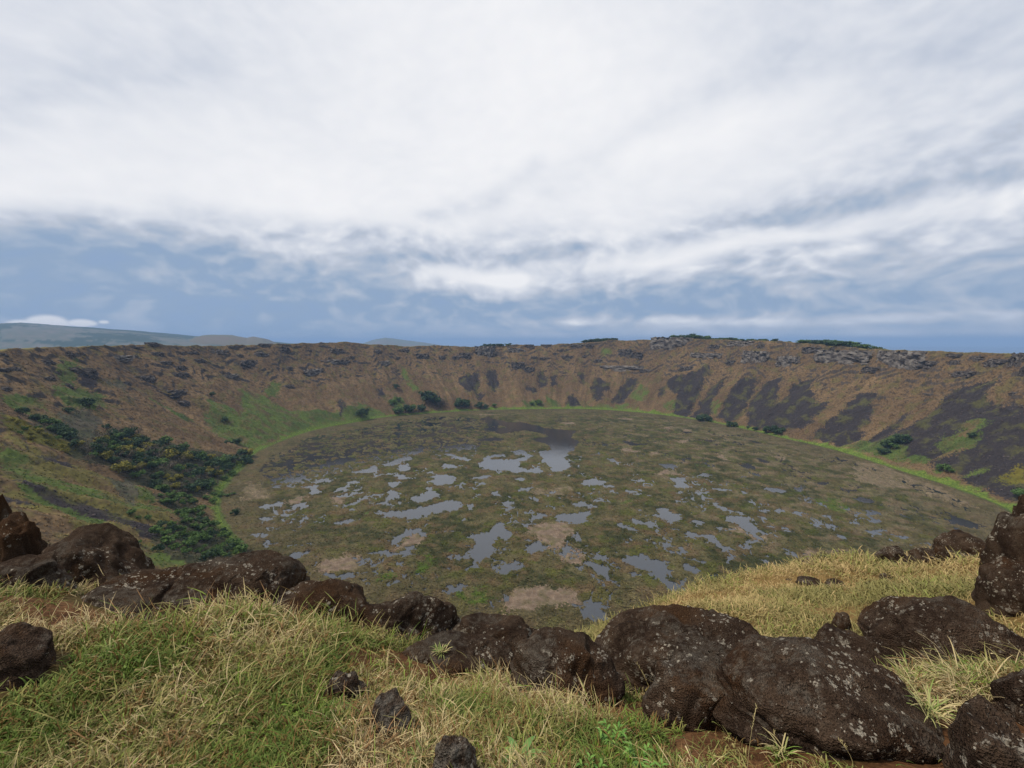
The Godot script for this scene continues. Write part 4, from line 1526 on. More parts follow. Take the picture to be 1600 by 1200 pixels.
const PONDS := [
	[-85.4,-1201.3,-64.3,-1220.8,-37.4,-1182.3,-12.1,-1146.2,24.2,-1146.2,46.9,-1112.2,78.6,-1064.8,110.8,-1049.9,147.5,-1035.4,134.8,-1000.7,123.8,-955.9,136.3,-920.4,123.8,-882.2,113.8,-842.2,97.7,-819,100.4,-805.6,89.9,-788.5,93.3,-764,94.6,-726.4,81.5,-712.4,76.2,-698.9,61.9,-705.6,61.8,-726.4,57.7,-748.5,50.7,-764,54.4,-788.5,49.7,-814.5,53.3,-837.5,73.6,-842.2,74.7,-882.2,62.2,-903.7,49,-926.2,42.4,-943.8,76.7,-968.3,73.5,-994,53.6,-1014.3,27.5,-1042.6,10.8,-1021.2,-26.3,-994,-43.4,-1028.2,-60.1,-1035.4,-64.6,-1064.8,-45.3,-1072.5,-11.3,-1072.5,-17.2,-1088,-46.9,-1112.2,-63.9,-1155.1],
	[-71.9,-937.8,-50.2,-949.8,-35.6,-962,-15,-943.8,-24.4,-923.9,-48.9,-923.9,-63.5,-923.9],
	[-55.7,-748.5,-46.9,-768,-50.2,-788.5,-42.5,-801.3,-30,-807.4,-12.9,-812.7,-13.7,-797,-33.6,-792.7,-41.2,-776.1,-20.6,-776.1,6.2,-776.1,16.7,-788.5,31.4,-788.5,20.4,-768,11,-756.2,11.6,-726.4,22.7,-712.4,38.3,-719.3,42.9,-733.7,43.6,-712.4,48.3,-698.9,38.8,-693.6,14.9,-698.9,3.7,-693.6,-1.9,-702.2,-18.9,-712.4,-37.7,-708.9,-44,-719.3,-52.6,-733.7],
	[0,-832.8,13.5,-849,26.6,-837.5,23.9,-819,38.5,-805.6,29.3,-788.5,17.2,-810,4.3,-810],
	[-123.7,-819,-103.6,-814.5,-97.2,-797,-83.7,-788.5,-70,-776.1,-75.1,-764,-95.7,-784.3,-103.5,-780.1,-103.6,-797,-119.9,-807.4],
	[-114.5,-730,-111.1,-747,-100.9,-744.8,-86.1,-727.9,-95.6,-719.3,-105.6,-722.2],
	[-123.7,-673.2,-109,-682.6,-90.9,-682.6,-84,-664.1,-84.1,-643.7,-94.9,-635.3,-102.5,-629.9,-117.7,-649.4,-121.3,-640.9,-122,-649.4,-112.2,-658.2,-115.7,-668.3],
	[-129.3,-575.2,-123.6,-577.5,-119.5,-596.4,-113.4,-606.3,-117,-621.8,-113.3,-624.5,-105.3,-606.3,-95.6,-596.4,-94.2,-582.1,-103.1,-575.2,-111.9,-565,-120.8,-564.1],
	[-122.5,-531.1,-115.6,-539,-100.4,-551.3,-86.4,-566.3,-76.4,-570.7,-63.7,-566.3,-65.5,-555.5,-60.1,-547.1,-67.4,-535,-77.5,-535,-86,-525.3,-94,-531.1,-99,-519.6,-109.7,-510.4,-123.8,-512.3],
	[-60.2,-664.1,-50.2,-673.2,-34.4,-679.5,-32.3,-673.2,-45.9,-662.3],
	[5.3,-665.9,14.3,-670.2,20.3,-661.1,15.7,-652.9,7,-654],
	[-49.8,-643.7,-41.3,-644.8,-37.4,-637,-45.5,-631.5],
	[-29,-603.8,-22.6,-603.8,-12.6,-589.2,-17.2,-584.5,-25.3,-590.6],
	[7.4,-614,21.7,-624.5,25.6,-617.6,16.2,-606.3,9.7,-607.4],
	[20.4,-586.8,28,-582.1,35.1,-570.7,32.3,-561.9,24.6,-575.2],
	[-12.1,-564.1,-6.1,-570.7,2.3,-564.1,1.5,-552.1,-8.9,-551.3],
	[-53.6,-555.5,-48.3,-555.5,-46.7,-545,-49.7,-537,-52.6,-545],
	[100.8,-646.5,105.2,-658.2,123.3,-661.1,136.8,-649.4,129.6,-639.2,114.6,-631.5,101.3,-632.6],
	[74.9,-559.7,90.9,-566.3,94.1,-557.6,103,-549.2,103.3,-543,90.5,-545,77.8,-547.9],
	[97.7,-570.7,115,-573,115.2,-566.3,100,-566.3],
	[49.7,-514.1,53.2,-521.5,70.5,-525.3,92.6,-531.1,92,-519.6,83.9,-512.3,85.7,-498.1,76.1,-496.4,64.9,-493,59.1,-499.8,51,-499.8],
	[17.8,-508.7,26.5,-519.6,36.6,-525.3,43.9,-519.6,32.9,-510.4,26,-508.7,20.2,-501.6],
	[14.1,-527.2,23,-535,24.1,-529.1,16.9,-524.1],
	[-56.4,-512.3,-52.4,-514.1,-50.7,-503.3,-53.9,-501.6],
	[-47.3,-461.9,-26.4,-466.4,-20.8,-483.6,-14.7,-497,-8,-495.3,-7.8,-483.6,-2.5,-471,0,-454.5,-7.3,-453.1,-12.3,-457.4,-19.7,-457.4,-20.5,-447.4,-16.6,-439.2,-18.3,-423.5,-22.5,-414.9,-29,-411.3,-30.8,-405.4,-33.8,-402,-31.1,-395.3,-38,-388.7,-41.4,-390.9,-34.7,-399.7,-34.3,-408.9,-38.3,-416.1,-40.2,-431.2,-37.7,-436.5,-35.6,-439.2,-35.7,-448.8,-44.1,-454.5],
	[-62.7,-413.7,-51.9,-417.3,-41.9,-418.6,-41.4,-413.7,-51.2,-411.3,-60,-410.1],
	[-13.8,-392,-7.6,-400.8,0,-404.3,11.9,-399.7,3.2,-392,-2.1,-386.6,-10.4,-382.4],
	[12.2,-431.2,19,-440.5,26.7,-450.2,31.3,-446,33.4,-433.8,31.2,-427.3,23,-426.1,18.3,-422.3],
	[46.9,-433.8,54.4,-437.8,60.9,-433.8,58.9,-427.3,50.8,-427.3],
	[64.1,-466.4,69.5,-469.4,71.6,-461.9,68.8,-447.4,66.2,-446,66.2,-454.5,63.3,-460.4],
	[74.6,-421,80.4,-424.8,90.6,-418.6,91,-411.3,86.8,-405.4,76.8,-411.3],
	[66.1,-406.6,72.5,-405.4,79.8,-397.5,87.5,-390.9,82.3,-383.5,76.2,-384.5,70.4,-393.1],
	[54.4,-331.8,61.7,-342.3,69.9,-336.6,67.6,-331.8,68.6,-316.6,60.1,-313.1,55.6,-316.6,52.5,-319.6],
	[-54,-353.6,-51.4,-362.7,-40.8,-365.6,-39.3,-360.9,-44.6,-355.4,-48.8,-350.9],
	[14.2,-304.1,20.1,-304.8,24.9,-301.4,22.9,-297.5,16.4,-298.8],
	[-103.4,-480.4,-97.6,-477.2,-88.9,-464.9,-91.5,-458.9,-98.9,-471],
	[13.2,-490.2,21.3,-495.3,28,-495.3,19.6,-485.3],
	[71.6,-376.3,76.1,-373.3,75.8,-366.5,71.2,-368.4],
	[-209,-413.7,-207.5,-424.8,-197.2,-427.3,-193.8,-422.3,-198.4,-412.5,-200.6,-405.4,-204.5,-406.6],
	[-198.6,-497,-193.1,-503.9,-183.5,-507.5,-179,-502.2,-184,-493.6,-192.7,-491.9],
	[-273.1,-467.9,-266.3,-469.4,-256.7,-467.9,-255.2,-460.4,-264.7,-461.9],
	[-252.5,-453.1,-247.7,-453.1,-236.5,-443.3,-241.3,-436.5],
	[-291.1,-514.7,-284.6,-512.9,-273.9,-505.7,-276.1,-502.2],
	[-122.3,-450.2,-118.6,-464.9,-110.7,-480.4,-98.5,-477.2,-98.5,-471,-109.2,-467.9,-103.8,-460.4,-114.3,-457.4,-116.2,-450.2,-112.1,-443.3,-114.3,-437.8],
	[-139.3,-423.5,-125.9,-428.6,-116,-426.1,-111.5,-422.3,-104.4,-426.1,-102.2,-436.5,-95.7,-439.2,-95.2,-431.2,-101.6,-423.5,-91,-422.3,-92.2,-417.3,-104.6,-417.3,-115.6,-416.1,-121.8,-422.3,-131,-422.3],
	[-162.1,-383.5,-147.1,-382.4,-137.1,-386.6,-135,-380.4,-141.1,-374.3,-149.3,-374.3,-157.4,-379.3],
	[-140.9,-404.3,-135.8,-408.9,-132.5,-402,-136.9,-398.6],
	[-186.4,-388.7,-181,-390.9,-177.1,-384.5,-181.4,-382.4],
	[-106.7,-405.4,-100.8,-406.1,-97.8,-400.2,-103.4,-398.6],
	[-248.5,-698.9,-238.8,-708.9,-227,-719.3,-226.6,-737.3,-221.7,-737.3,-210.5,-702.2,-215.9,-695.5,-237.5,-693.6],
	[-215,-744.8,-204.2,-756.2,-197,-784.3,-185.3,-797,-172,-784.3,-173.5,-772,-185.9,-764,-187.3,-744.8,-196.3,-733.7,-207,-737.3],
	[-184.6,-733.7,-181.4,-744.8,-171.5,-744.8,-161.3,-712.4,-167.5,-702.2,-175.8,-705.6],
	[-210.2,-685.8,-202,-682.6,-201.1,-673.2,-205,-670.2],
	[-178.5,-679.5,-176.2,-692.3,-168.4,-682.6,-155.4,-673.2,-145.1,-667.1,-159,-658.2,-167.5,-664.1],
	[-177.7,-649.4,-158.7,-649.4,-160.4,-635.3,-165.4,-621.8,-173.3,-632.6],
	[-175.9,-553.4,-161.1,-564.1,-159.8,-582.1,-166.5,-601.4,-165,-614,-156.9,-601.4,-150.9,-596.4,-144.3,-582.1,-153.4,-575.2,-156.3,-557.6,-169.3,-551.3],
	[-208.4,-549.2,-198.8,-559.7,-194.9,-575.2,-192.4,-586.8,-185.2,-594,-174.1,-594,-187.8,-582.1,-191.2,-568.5,-194.4,-555.5,-203,-546.3],
	[-279.2,-643.7,-282.5,-664.1,-275.4,-664.1,-261.3,-655.2,-266.6,-646.5],
	[-297.7,-624.5,-285.6,-627.2,-269.4,-632.6,-268.9,-619.2,-257.3,-601.4,-262.5,-589.2,-269.4,-601.4,-270.5,-611.4,-280.4,-619.2],
	[-314,-627.2,-312.9,-635.3,-305.7,-627.2,-308.1,-621.8],
	[-305.8,-649.4,-301.9,-652.3,-295.5,-638.1,-299,-638.1],
	[-237.2,-601.4,-237.1,-627.2,-227.9,-627.2,-237.3,-646.5,-220.2,-652.3,-219.1,-643.7,-231.9,-640.9,-225.2,-621.8,-232.2,-614],
	[-237.3,-589.2,-223.8,-586.8,-220.1,-594,-209.3,-592.6,-214.3,-582.1,-228.7,-583.1],
	[-310.3,-551.3,-300.4,-556.3,-294.7,-559.7,-293.5,-570.7,-283,-551.3,-289.3,-546.3,-297.4,-542.2,-306.1,-542.2],
	[-268.2,-545,-268.2,-557.6,-262.7,-561.9,-251.4,-553.4,-250.2,-543.8,-260.9,-545],
	[-166.2,-531.1,-157.6,-531.1,-134.8,-531.1,-126.2,-537,-112,-545,-106.2,-515.9,-114.9,-505.1,-124.3,-510.4,-133.9,-515.9,-145.3,-512.3,-155.4,-523.4],
	[-335,-627.2,-329.9,-635.3,-320.1,-619.2,-330,-619.2],
	[-131.3,-579.8,-120.8,-589.2,-116.2,-566.3,-120.7,-566.3],
	[-220.3,-551.3,-215.9,-555.5,-213.8,-547.9],
	[-195.3,-541,-188.8,-539,-189.2,-531.8],
	[233.2,-670.2,240.4,-670.2,255.3,-667.1,251.5,-652.3,245.9,-646.5,249.2,-632.6,239.1,-619.2,223.9,-622.9,234.3,-638.1,233.1,-649.4],
	[278.6,-676.3,292.3,-692.3,302.9,-682.6,292.2,-674.5],
	[178.5,-652.3,187.9,-661.1,192.9,-654,185.7,-647.1],
	[127.5,-631.5,141.2,-632.6,140.7,-622.9,130.8,-622.9],
	[278.3,-621.8,287,-619.2,298.2,-611.4,291,-606.3,276.6,-610.4],
	[247.7,-601.4,256.9,-602.3,254.1,-595.5,246.1,-595.5],
	[307.5,-603.8,313.2,-602.3,313,-594,306.6,-595.5],
	[338.5,-616.6,345.3,-614,356.3,-621.8,366.5,-616.6,368.8,-603.8,354.9,-596.4,349.5,-603.8],
	[164.1,-519.6,172.3,-523.4,175,-539,188,-541,186.1,-531.1,194.7,-523.4,192.2,-508.7,186.3,-499.8,176.1,-501.6,170.9,-510.4],
	[253.2,-564.1,257.7,-564.1,252.9,-553.4,258.5,-543,261.1,-533,271.5,-531.1,272.4,-521.5,258.3,-527.2,251.8,-541,248.1,-549.2],
	[238.6,-499.8,250.2,-515.9,258.9,-519.6,261.8,-514.1,271,-515.9,269.1,-501.6,262,-493,265.2,-481.5,267.3,-468.9,257.7,-467.4,248.7,-472,251.1,-489.7,245.1,-496.4],
	[134.6,-505.1,139.4,-510.4,148.7,-499.8,158.6,-501.6,159.8,-486.3,150.8,-484.7,138.7,-493],
	[116.2,-493,119.6,-496.4,127.8,-486.3,134.1,-478.3,130.7,-470.4,122.6,-481.5,116.4,-488],
	[201.7,-501.6,209.2,-503.3,212.4,-498.1,203,-488],
	[179.8,-467.9,189.2,-472.5,193.7,-464.9,208.1,-463.3,206.1,-450.2,210.1,-437.8,214.6,-429.9,205.8,-426.1,201.2,-433.8,202.4,-444.6,193.4,-446,203,-451.7,201.2,-458.9,188.9,-458.9,180.9,-457.4],
	[296.4,-535,305.8,-539,305.7,-531.1,296.5,-527.2],
	[316.2,-537,323.4,-537,321.4,-531.1,314.9,-527.2],
	[205.1,-565,210.9,-564.1,206.3,-559.7],
	[164.9,-780.1,174.1,-784.3,175.9,-760.1,166.8,-760.1],
	[222.4,-481.5,229.1,-484.7,227.4,-478.3,221.6,-476.7],
	[224.4,-930.8,237.4,-919.3,246.9,-900.4,267,-891.8,230.4,-882.2],
	[243.2,-746.3,259.8,-748.5,268.7,-737.3,257.1,-717.9,245.6,-717.9],
	[374.1,-742.5,390.6,-751.6,392.3,-726.4,380.9,-713.8,371.1,-720.7],
	[422.6,-786,429.9,-780.1,429.9,-752.4,419.4,-753.1],
	[481.4,-935.5,492.7,-919.3,498.3,-898.2,487.5,-900.4],
	[397.3,-935.5,418.8,-930.8,398.4,-914.8],
	[378.8,-1024,410.2,-1021.2,383.3,-1003.4],
	[297,-781.8,311.4,-786.8,305,-770.4],
	[180.7,-914.8,189.5,-882.2,177.4,-880.2],
	[102.9,-414.9,120,-419.8,122.2,-423.5,126.4,-422.3,124.3,-411.3,131.8,-406.6,142.1,-407.8,138.6,-390.9,138.2,-386.6,129.9,-377.3,131.6,-370.4,138.3,-366.5,140.9,-362.7,139.7,-351.8,136.2,-344.9,130.5,-350.1,127.5,-355.4,129,-368.4,120,-375.3,121.6,-380.4,123.7,-390.9,116,-389.8,112.7,-393.1,107.5,-402,102.3,-407.8],
	[158,-426.1,163.5,-436.5,165.5,-433.8,165.7,-423.5,160.2,-421],
	[155.7,-399.7,160.7,-398.6,163.6,-389.8,161.9,-385.6,155.2,-384.5,153.4,-390.9],
	[148.3,-440.5,155.8,-448.8,155.6,-439.2,150.3,-436],
	[223,-436.5,232.9,-443.3,234.1,-435.2,225.7,-431.2],
	[224.6,-383.5,230.7,-381.4,237.7,-379.3,225.2,-368.4,220.6,-367.5],
	[205.2,-419.8,210.3,-418.6,202.3,-408.9,194,-405.4],
	[172.1,-382.4,177.3,-382.4,176.5,-378.3,171.9,-377.3],
	[230.4,-407.8,235.4,-407.8,231.2,-403.1],
	[160.4,-412.5,176.3,-407.8,174.9,-404.3,160.7,-410.1],
	[103,-384.5,107.2,-384.5,106.6,-378.3,103.8,-379.3],
	[151.1,-426.1,155.1,-426.1,152.8,-421,150.1,-421.5],
	[440.8,-577.5,455.5,-580.6,456.1,-565.6,446.3,-558,438.7,-563.8],
	[422.5,-536,432.8,-530.8,430.3,-520.6,417.7,-521.1],
	[401.6,-505.1,416.9,-508.4,409.1,-498.6,399.1,-497.2],
	[377.5,-498.1,387.3,-500.4,385.6,-492.2,377.6,-492.2],
	[494.8,-505.1,509.4,-515.7,512.9,-506,514.7,-489.1,504.6,-481.7,492.5,-483.4,490.5,-494],
	[330,-493.6,339.2,-498.1,335.3,-486.9,330.6,-487.8],
	[342.1,-494.5,354.5,-494.5,351.8,-482.5,342.4,-479.5,350.1,-486.9,342.9,-490.4],
	[379.4,-476.2,386.2,-476.2,402.7,-477.4,389.8,-472,380,-463.8,376.4,-467.9],
	[395.8,-463.8,403.3,-465.9,409.9,-457.9,400,-454.1],
	[337.5,-463.8,341.9,-461.9,341,-454.8,336.3,-454.1],
	[330,-527.2,340.7,-532.4,344.4,-524.6,331,-519.6],
	[316.1,-537.6,326,-543,324.2,-535,316.4,-529.8],
	[453.3,-523.6,456.1,-508.4,450.3,-507],
	[448.6,-613.1,465.2,-607.7,452.5,-605],
	[436.1,-645.6,452.1,-645.6,445.6,-634.4,434.2,-635.9],
	[389.5,-620.1,400.3,-621.5,387.8,-605,383.3,-606.3],
	[558.1,-782.9,572.8,-768.8,557.5,-764.6],
	[432.5,-452.1,436.3,-445.8,430.1,-444.3],
]
const CRACKED_MAT := [
	[-390,-692.3,-428.7,-805.6,-412.2,-851.9,-428.4,-949.8,-387.5,-1000.7,-352.6,-1072.5,-309.1,-1120.6,-235.4,-1230.7,-144.7,-1230.7,-77.4,-1191.7,-28.1,-1104.1,-51.3,-987.5,-66.9,-851.9,-98.6,-832.8,-163,-823.5,-198,-788.5,-230.3,-756.2,-255.1,-712.4,-277.3,-673.2,-302.4,-649.4,-331.3,-638.1],
]
const STRAW := [
	[19.5,-483.6,26.5,-493.6,57.6,-498.7,65.1,-483.6,61.4,-464.9,54.3,-457.4,51.6,-433.8,35.2,-433.8,33.6,-444.6,24.4,-451.7,21.2,-461.9],
	[42.1,-421,49.5,-426.1,68.4,-428.6,67.6,-408.9,57.7,-402,44.1,-406.6],
	[-9.4,-344.9,0,-355.4,14.7,-359,39.1,-359,49.6,-350.1,58.8,-341.5,54.7,-333.3,39.9,-331.8,22.6,-330.2,15.8,-319.6,4.5,-325.6,-4.5,-328.6],
	[-174.1,-399.7,-164.2,-413.7,-152.5,-418.6,-138.1,-408.9,-131.8,-399.7,-137.1,-386.6,-161.5,-384.5],
	[-114.1,-441.9,-105.4,-461.9,-94.1,-467.9,-87.2,-444.6,-95.7,-439.2,-104.4,-426.1,-111.9,-423.5],
	[-287.9,-564.1,-278.1,-582.1,-263.6,-577.5,-259.7,-561.9,-271.7,-555.5,-276.5,-547.1],
	[-231,-573,-215.9,-582.1,-212.4,-564.1,-219,-557.6],
	[201.2,-847,221.6,-856.8,236.3,-828.1,222.6,-810,207.8,-828.1],
	[253.9,-828.1,266.3,-832.8,264.9,-801.3,250.6,-810],
	[332.7,-920.4,348.7,-937.8,363.2,-923.9,351.5,-905.9,332.3,-905.9],
	[222.3,-692.3,234,-705.6,253.4,-702.2,247.2,-679.5,220.9,-676.3],
	[358.6,-797,373.1,-805.6,368,-776.1,376.7,-760.1,358.4,-764],
	[449.5,-797,469.3,-805.6,480.4,-788.5,461.3,-773.6,450.9,-784.3],
	[226.8,-474.1,248.2,-491.9,249.4,-483.6,242.8,-467.9,248.5,-461.9,266.4,-464.9,260.2,-456,247.4,-450.2,239.8,-461.9],
	[275.9,-425.2,287.3,-428.6,291.4,-418.6,299,-418.6,282.6,-412.1,271.7,-413.7],
	[119.5,-1134.1,155.4,-1134.1,152.4,-1112.2,119.8,-1109],
	[-93.7,-1272.4,-33.4,-1268.1,-36.2,-1251.2,-88.9,-1251.2],
	[281.7,-1207,316.9,-1195.5,307.9,-1173.1,279.6,-1184.2],
	[360.8,-1080.2,380.7,-1080.2,371,-1060.3,357.6,-1061.8],
	[389.7,-1042.6,411.7,-1042.6,401.3,-1022.6,384,-1019.8],
]
const TAN_REED := [
	[578.3,-756.2,605,-736.1,590.6,-665.1,589.3,-613.1,573.8,-574.5,565.8,-540.3,553.7,-545.7,546.5,-580.6,545.7,-613.1,506.4,-613.1,500.9,-665.1],
	[16.1,-601.4,32.9,-616.6,48.6,-606.3,83.7,-627.2,76.5,-596.4,54.5,-582.1,31.4,-586.8],
	[-380.3,-649.4,-324,-601.4,-308.4,-577.5,-326.6,-568.5,-339.7,-559.7],
]
const GREEN_REED := [
	[-45.2,-344.9,-33.9,-355.4,-23.5,-359,-17.2,-350.1,-22.1,-336.6,-33.7,-333.3,-39.5,-336.6],
	[-124.1,-388.7,-108.7,-382.4,-99.4,-382.4,-98.9,-372.3,-110.9,-368.4],
	[140.8,-357.2,147.4,-359,146.7,-350.1,140.3,-348.3],
	[-80.6,-413.7,-69.8,-408.9,-69.3,-393.1,-81,-382.4,-86.7,-399.7],
	[385.2,-574.5,413.9,-574.5,397.9,-524.6,378.9,-529.8],
	[136.9,-564.1,157,-577.5,149.7,-555.5,136.8,-551.3],
]
const SCREE := [
	[499.1,-1378.1,517.2,-1375.1,582.9,-1365,552.8,-1320.1,495.1,-1246.8,450.6,-1187.8,439.8,-1204.8],
	[471.9,-1199.6,514.4,-1251.7,574.9,-1299.7,598.2,-1298.4,580,-1269.7,542.8,-1236.2,510.6,-1171.6,484.6,-1174.6],
	[521.7,-1159.2,583.7,-1225.7,628.2,-1248.3,650.8,-1224.9,626.4,-1186.6,577.2,-1129.7,544.6,-1104.6,526.6,-1121.7],
	[560.6,-1095.3,591.5,-1137.6,649.6,-1179,671.3,-1179.4,686.8,-1163.7,649.4,-1123.8,622.9,-1079.6,631.9,-1078.1,686.2,-1121,732.7,-1105.7,702.1,-1080,682.3,-1024.7,687.3,-996.4,632.1,-958.8,601,-951.2,583.6,-974.9,566,-1018.7,550.7,-1054.6],
	[596.4,-915,628.6,-925.7,670.9,-938,732.8,-971.1,744.1,-950.5,735,-926.5,693,-880.6,667.9,-868.2,645.2,-836.9,616.2,-845.3,606.6,-878.5],
	[646.2,-822.6,699.6,-833,725.9,-856.5,743.9,-854.8,722.1,-832.7,677.3,-804.7,644.6,-791.1],
	[677.3,-804.7,693.9,-798.2,760.6,-816.6,785.6,-832.5,810.2,-830.9,831.5,-807.1,819.6,-776.8,803.9,-778.3,788.9,-759.3,771.1,-718.1,777.3,-711.7,769.8,-675,632.5,-536.7,613.6,-537.3,615.1,-568.1,621.5,-601.7,629,-637,632.1,-673.9,642.8,-700.8,641.4,-734.3,655.7,-768.8],
	[-173.1,-1472.4,-147.6,-1495.9,-114.6,-1525.8,-101.1,-1482.8,-108.1,-1433.9,-73.7,-1419.5,-99.1,-1399.2,-121.4,-1430.8,-151.2,-1426.4],
	[-86.3,-1531.9,-58.4,-1555.7,-42,-1487.2,-47.7,-1444.6,-68.4,-1452.6,-84.1,-1490.6],
	[87.2,-1548.7,109.6,-1556.4,114.1,-1516.5,118.9,-1486.3,90.2,-1473.9,84.9,-1504.1],
	[129.1,-1526,147.7,-1533.9,142.4,-1475.1,124.4,-1467.3],
	[214.8,-1524,236.3,-1524,236.3,-1476.2,220.7,-1489],
	[263.9,-1496.8,294.6,-1492.1,295.9,-1461.9,317.1,-1465.1,306.4,-1428.6,285.7,-1425.4,275.5,-1389,252,-1404.8,251.9,-1444.4],
	[300.1,-1381.1,329.8,-1428.7,363.7,-1459.1,400.4,-1456.3,380.2,-1416.3,345.5,-1381.3,322.9,-1366.9],
	[439.8,-1383.7,459.9,-1375.9,448.5,-1339.5,427.8,-1333],
	[466.3,-1396.7,495.1,-1386,517,-1375.1,458.8,-1210.5,434.1,-1238.5,454.6,-1282.6,475.7,-1309.6,464.5,-1350.7],
	[168,-1424.3,189.2,-1432.1,215.7,-1382.8,169.8,-1381.6],
	[41.8,-1480.7,69.3,-1472.5,82.2,-1453.4,47.9,-1450.6],
	[-392.5,-1322.4,-379,-1341.2,-361.4,-1309.6,-370.3,-1285.8],
	[-451.4,-1194.5,-442.9,-1210,-424.4,-1149,-429.5,-1133.3],
	[-394.5,-355.8,-395,-364,-378,-367.1,-359.7,-378.6,-343.8,-393.1,-322.1,-398.3,-300.9,-387.6,-301.5,-363.4,-331.7,-366.7,-355.3,-361,-376.6,-357.3],
	[-381.8,-335.2,-371.9,-334.5,-355.3,-339.6,-352.1,-333.2,-365.2,-320.1],
	[-475.1,-444.6,-475.5,-459.1,-450.5,-463.8,-435.4,-445.4,-448.1,-431.7],
	[-688.8,-729.7,-685.6,-740.7,-651.9,-728.1,-644,-707.8,-661.7,-703],
]
const WALL_GREEN := [
	[673.7,-717.7,691.3,-730.1,697.9,-715.7,730.1,-732.8,744,-716.7,716.4,-691.5,683.2,-669.7,665.2,-673.3,659.8,-687.7],
	[627.4,-629,650,-631.7,660.3,-621.7,645.9,-615.7,628.6,-624.1],
	[615.3,-832.7,640.7,-830.7,669.8,-795.4,659.3,-756.1,640.2,-724.7,644.6,-699.2,629.4,-685.2,627.2,-709.1,620.3,-750.5,613.9,-779.1],
	[620.9,-664.5,638.5,-667.3,643.4,-652.7,627.6,-641.8],
	[520.5,-1209.4,543.3,-1223.6,539.8,-1189.1,514.1,-1167],
	[621.5,-1166.1,637.3,-1155.3,603.7,-1090.7,591,-1095.3],
	[-435.7,-1150.5,-417.4,-1192.6,-407.8,-1232.9,-353,-1243.4,-329.9,-1221.6,-367.2,-1138.7,-415.5,-1094.5],
	[-345.7,-1307.9,-312.7,-1325.1,-304.6,-1288.8,-329.5,-1266.8],
	[33,-1398.7,86.7,-1412.4,97.8,-1379.2,45.3,-1368.6],
	[351.2,-1378.2,393.9,-1418.1,416.7,-1381.9,380.3,-1342],
	[430,-1299.8,460.3,-1300,453.1,-1260.7,426.6,-1269.9],
	[-363.6,-1463.4,-339.6,-1447.1,-278.7,-1375.2,-296.1,-1365.9],
	[223.4,-1390.7,344.8,-1351.3,336.9,-1318.2,215.6,-1340],
	[107.6,-1424.8,146.1,-1405.5,143.6,-1380.3,104.6,-1382.3],
	[317.5,-1617.9,350.6,-1595.7,339,-1574.4,312.3,-1588.7],
	[-629,-629.4,-653,-696.8,-635.5,-712.6,-600.7,-675.4,-593,-636.3,-601.9,-612.3],
	[-606.4,-547.1,-617.9,-572.3,-605.8,-588.5,-590.5,-572.9,-580.7,-531.7],
	[-594.8,-1107.5,-593.7,-1146.8,-576.7,-1138.7,-560.9,-1090,-581.9,-1086.9],
	[-609.5,-1034.2,-589.6,-1068.3,-517.1,-1071,-463.1,-1124,-426.8,-1170.8,-410.1,-1122.3,-452.3,-1001.5,-479.6,-942.5,-474,-828.2,-490.4,-823.4,-539.5,-828.9,-579.3,-861.3,-602.6,-917.4,-584.7,-943.8,-556.1,-939.2],
	[-709.5,-731.4,-718.9,-759.7,-665.1,-699.9,-641.2,-648.2,-673.5,-682.6],
	[-643,-796.9,-642.7,-815.6,-579.3,-831.6,-576.4,-805.2],
	[-459.9,-406.6,-462.2,-422.7,-431.8,-411.7,-416.5,-419.4,-401.6,-428.5,-374.2,-429,-359.5,-474.6,-339,-452.5,-343.4,-410.9,-368,-387.7,-384.2,-368.3,-400.9,-360.2,-418.4,-368.6],
	[-402.6,-363.3,-384.2,-368.3,-358.2,-364.1,-336.2,-367.8,-319.2,-358.2,-322.5,-338.1,-352.7,-344.8,-377.4,-345.7],
	[-446.1,-492.8,-436.3,-502.9,-385.6,-485.4,-375.9,-467.1,-399.6,-459.1],
	[-302.2,-351.9,-275.5,-351.8,-246.7,-344.1,-254.3,-312.3,-284.5,-334.5],
]
const WALL_YELLOW := [
	[-548,-487.9,-548.3,-500.8,-531.6,-511,-498.9,-515.6,-489,-500.1,-508.7,-481.5,-526.9,-474.3],
	[640.3,-593.1,673.3,-594,648.4,-570.3,633.1,-575.5],
]
const WALL_SCRUB := [
	[-579.3,-582.7,-595.8,-639.4,-571.9,-638.3,-530.6,-580.9,-535.9,-555.4],
	[-669.9,-753.1,-679.3,-815.8,-660.8,-796.9,-654,-742.2],
	[-353.1,-418,-469.5,-567.6,-431.3,-496.8,-446.1,-492.8],
]
const WALL_BROWN := [
	[638.6,-684.9,651.6,-692.7,677.2,-673,654.6,-675],
	[699.7,-714.1,723.8,-709,705.6,-693.2,691.3,-701.5],
]
const OLIVE_SLOPE := [
	[-531.3,-472.5,-502.4,-475.4,-471.1,-483.4,-431.3,-496.8,-385.6,-485.4,-344.5,-460,-301.5,-385.9,-246.7,-344.1,-247.7,-286.9,-325.1,-324.6,-365.2,-320.1],
]
const FOREST_FLOOR := [
	[-541.4,-602.7,-536.1,-651.8,-518,-675.8,-497.9,-710.5,-475.2,-737.4,-465.1,-805.3,-423.5,-740.8,-424,-675.5,-408.9,-635.7,-385.7,-568.4,-390.1,-522.9,-419.1,-516.5,-450.3,-519.5,-468.2,-515.5,-473.1,-497.7,-522.6,-506.5,-552.7,-518.2,-564.6,-567.2,-508.8,-553.3],
	[-386.4,-480.6,-389.9,-526.1,-373.3,-527,-326.4,-478.6,-290.1,-456.4,-253,-419,-246.2,-350.5,-266.9,-344.8,-306.2,-375.8,-323,-433.4,-354.2,-473.4],
]
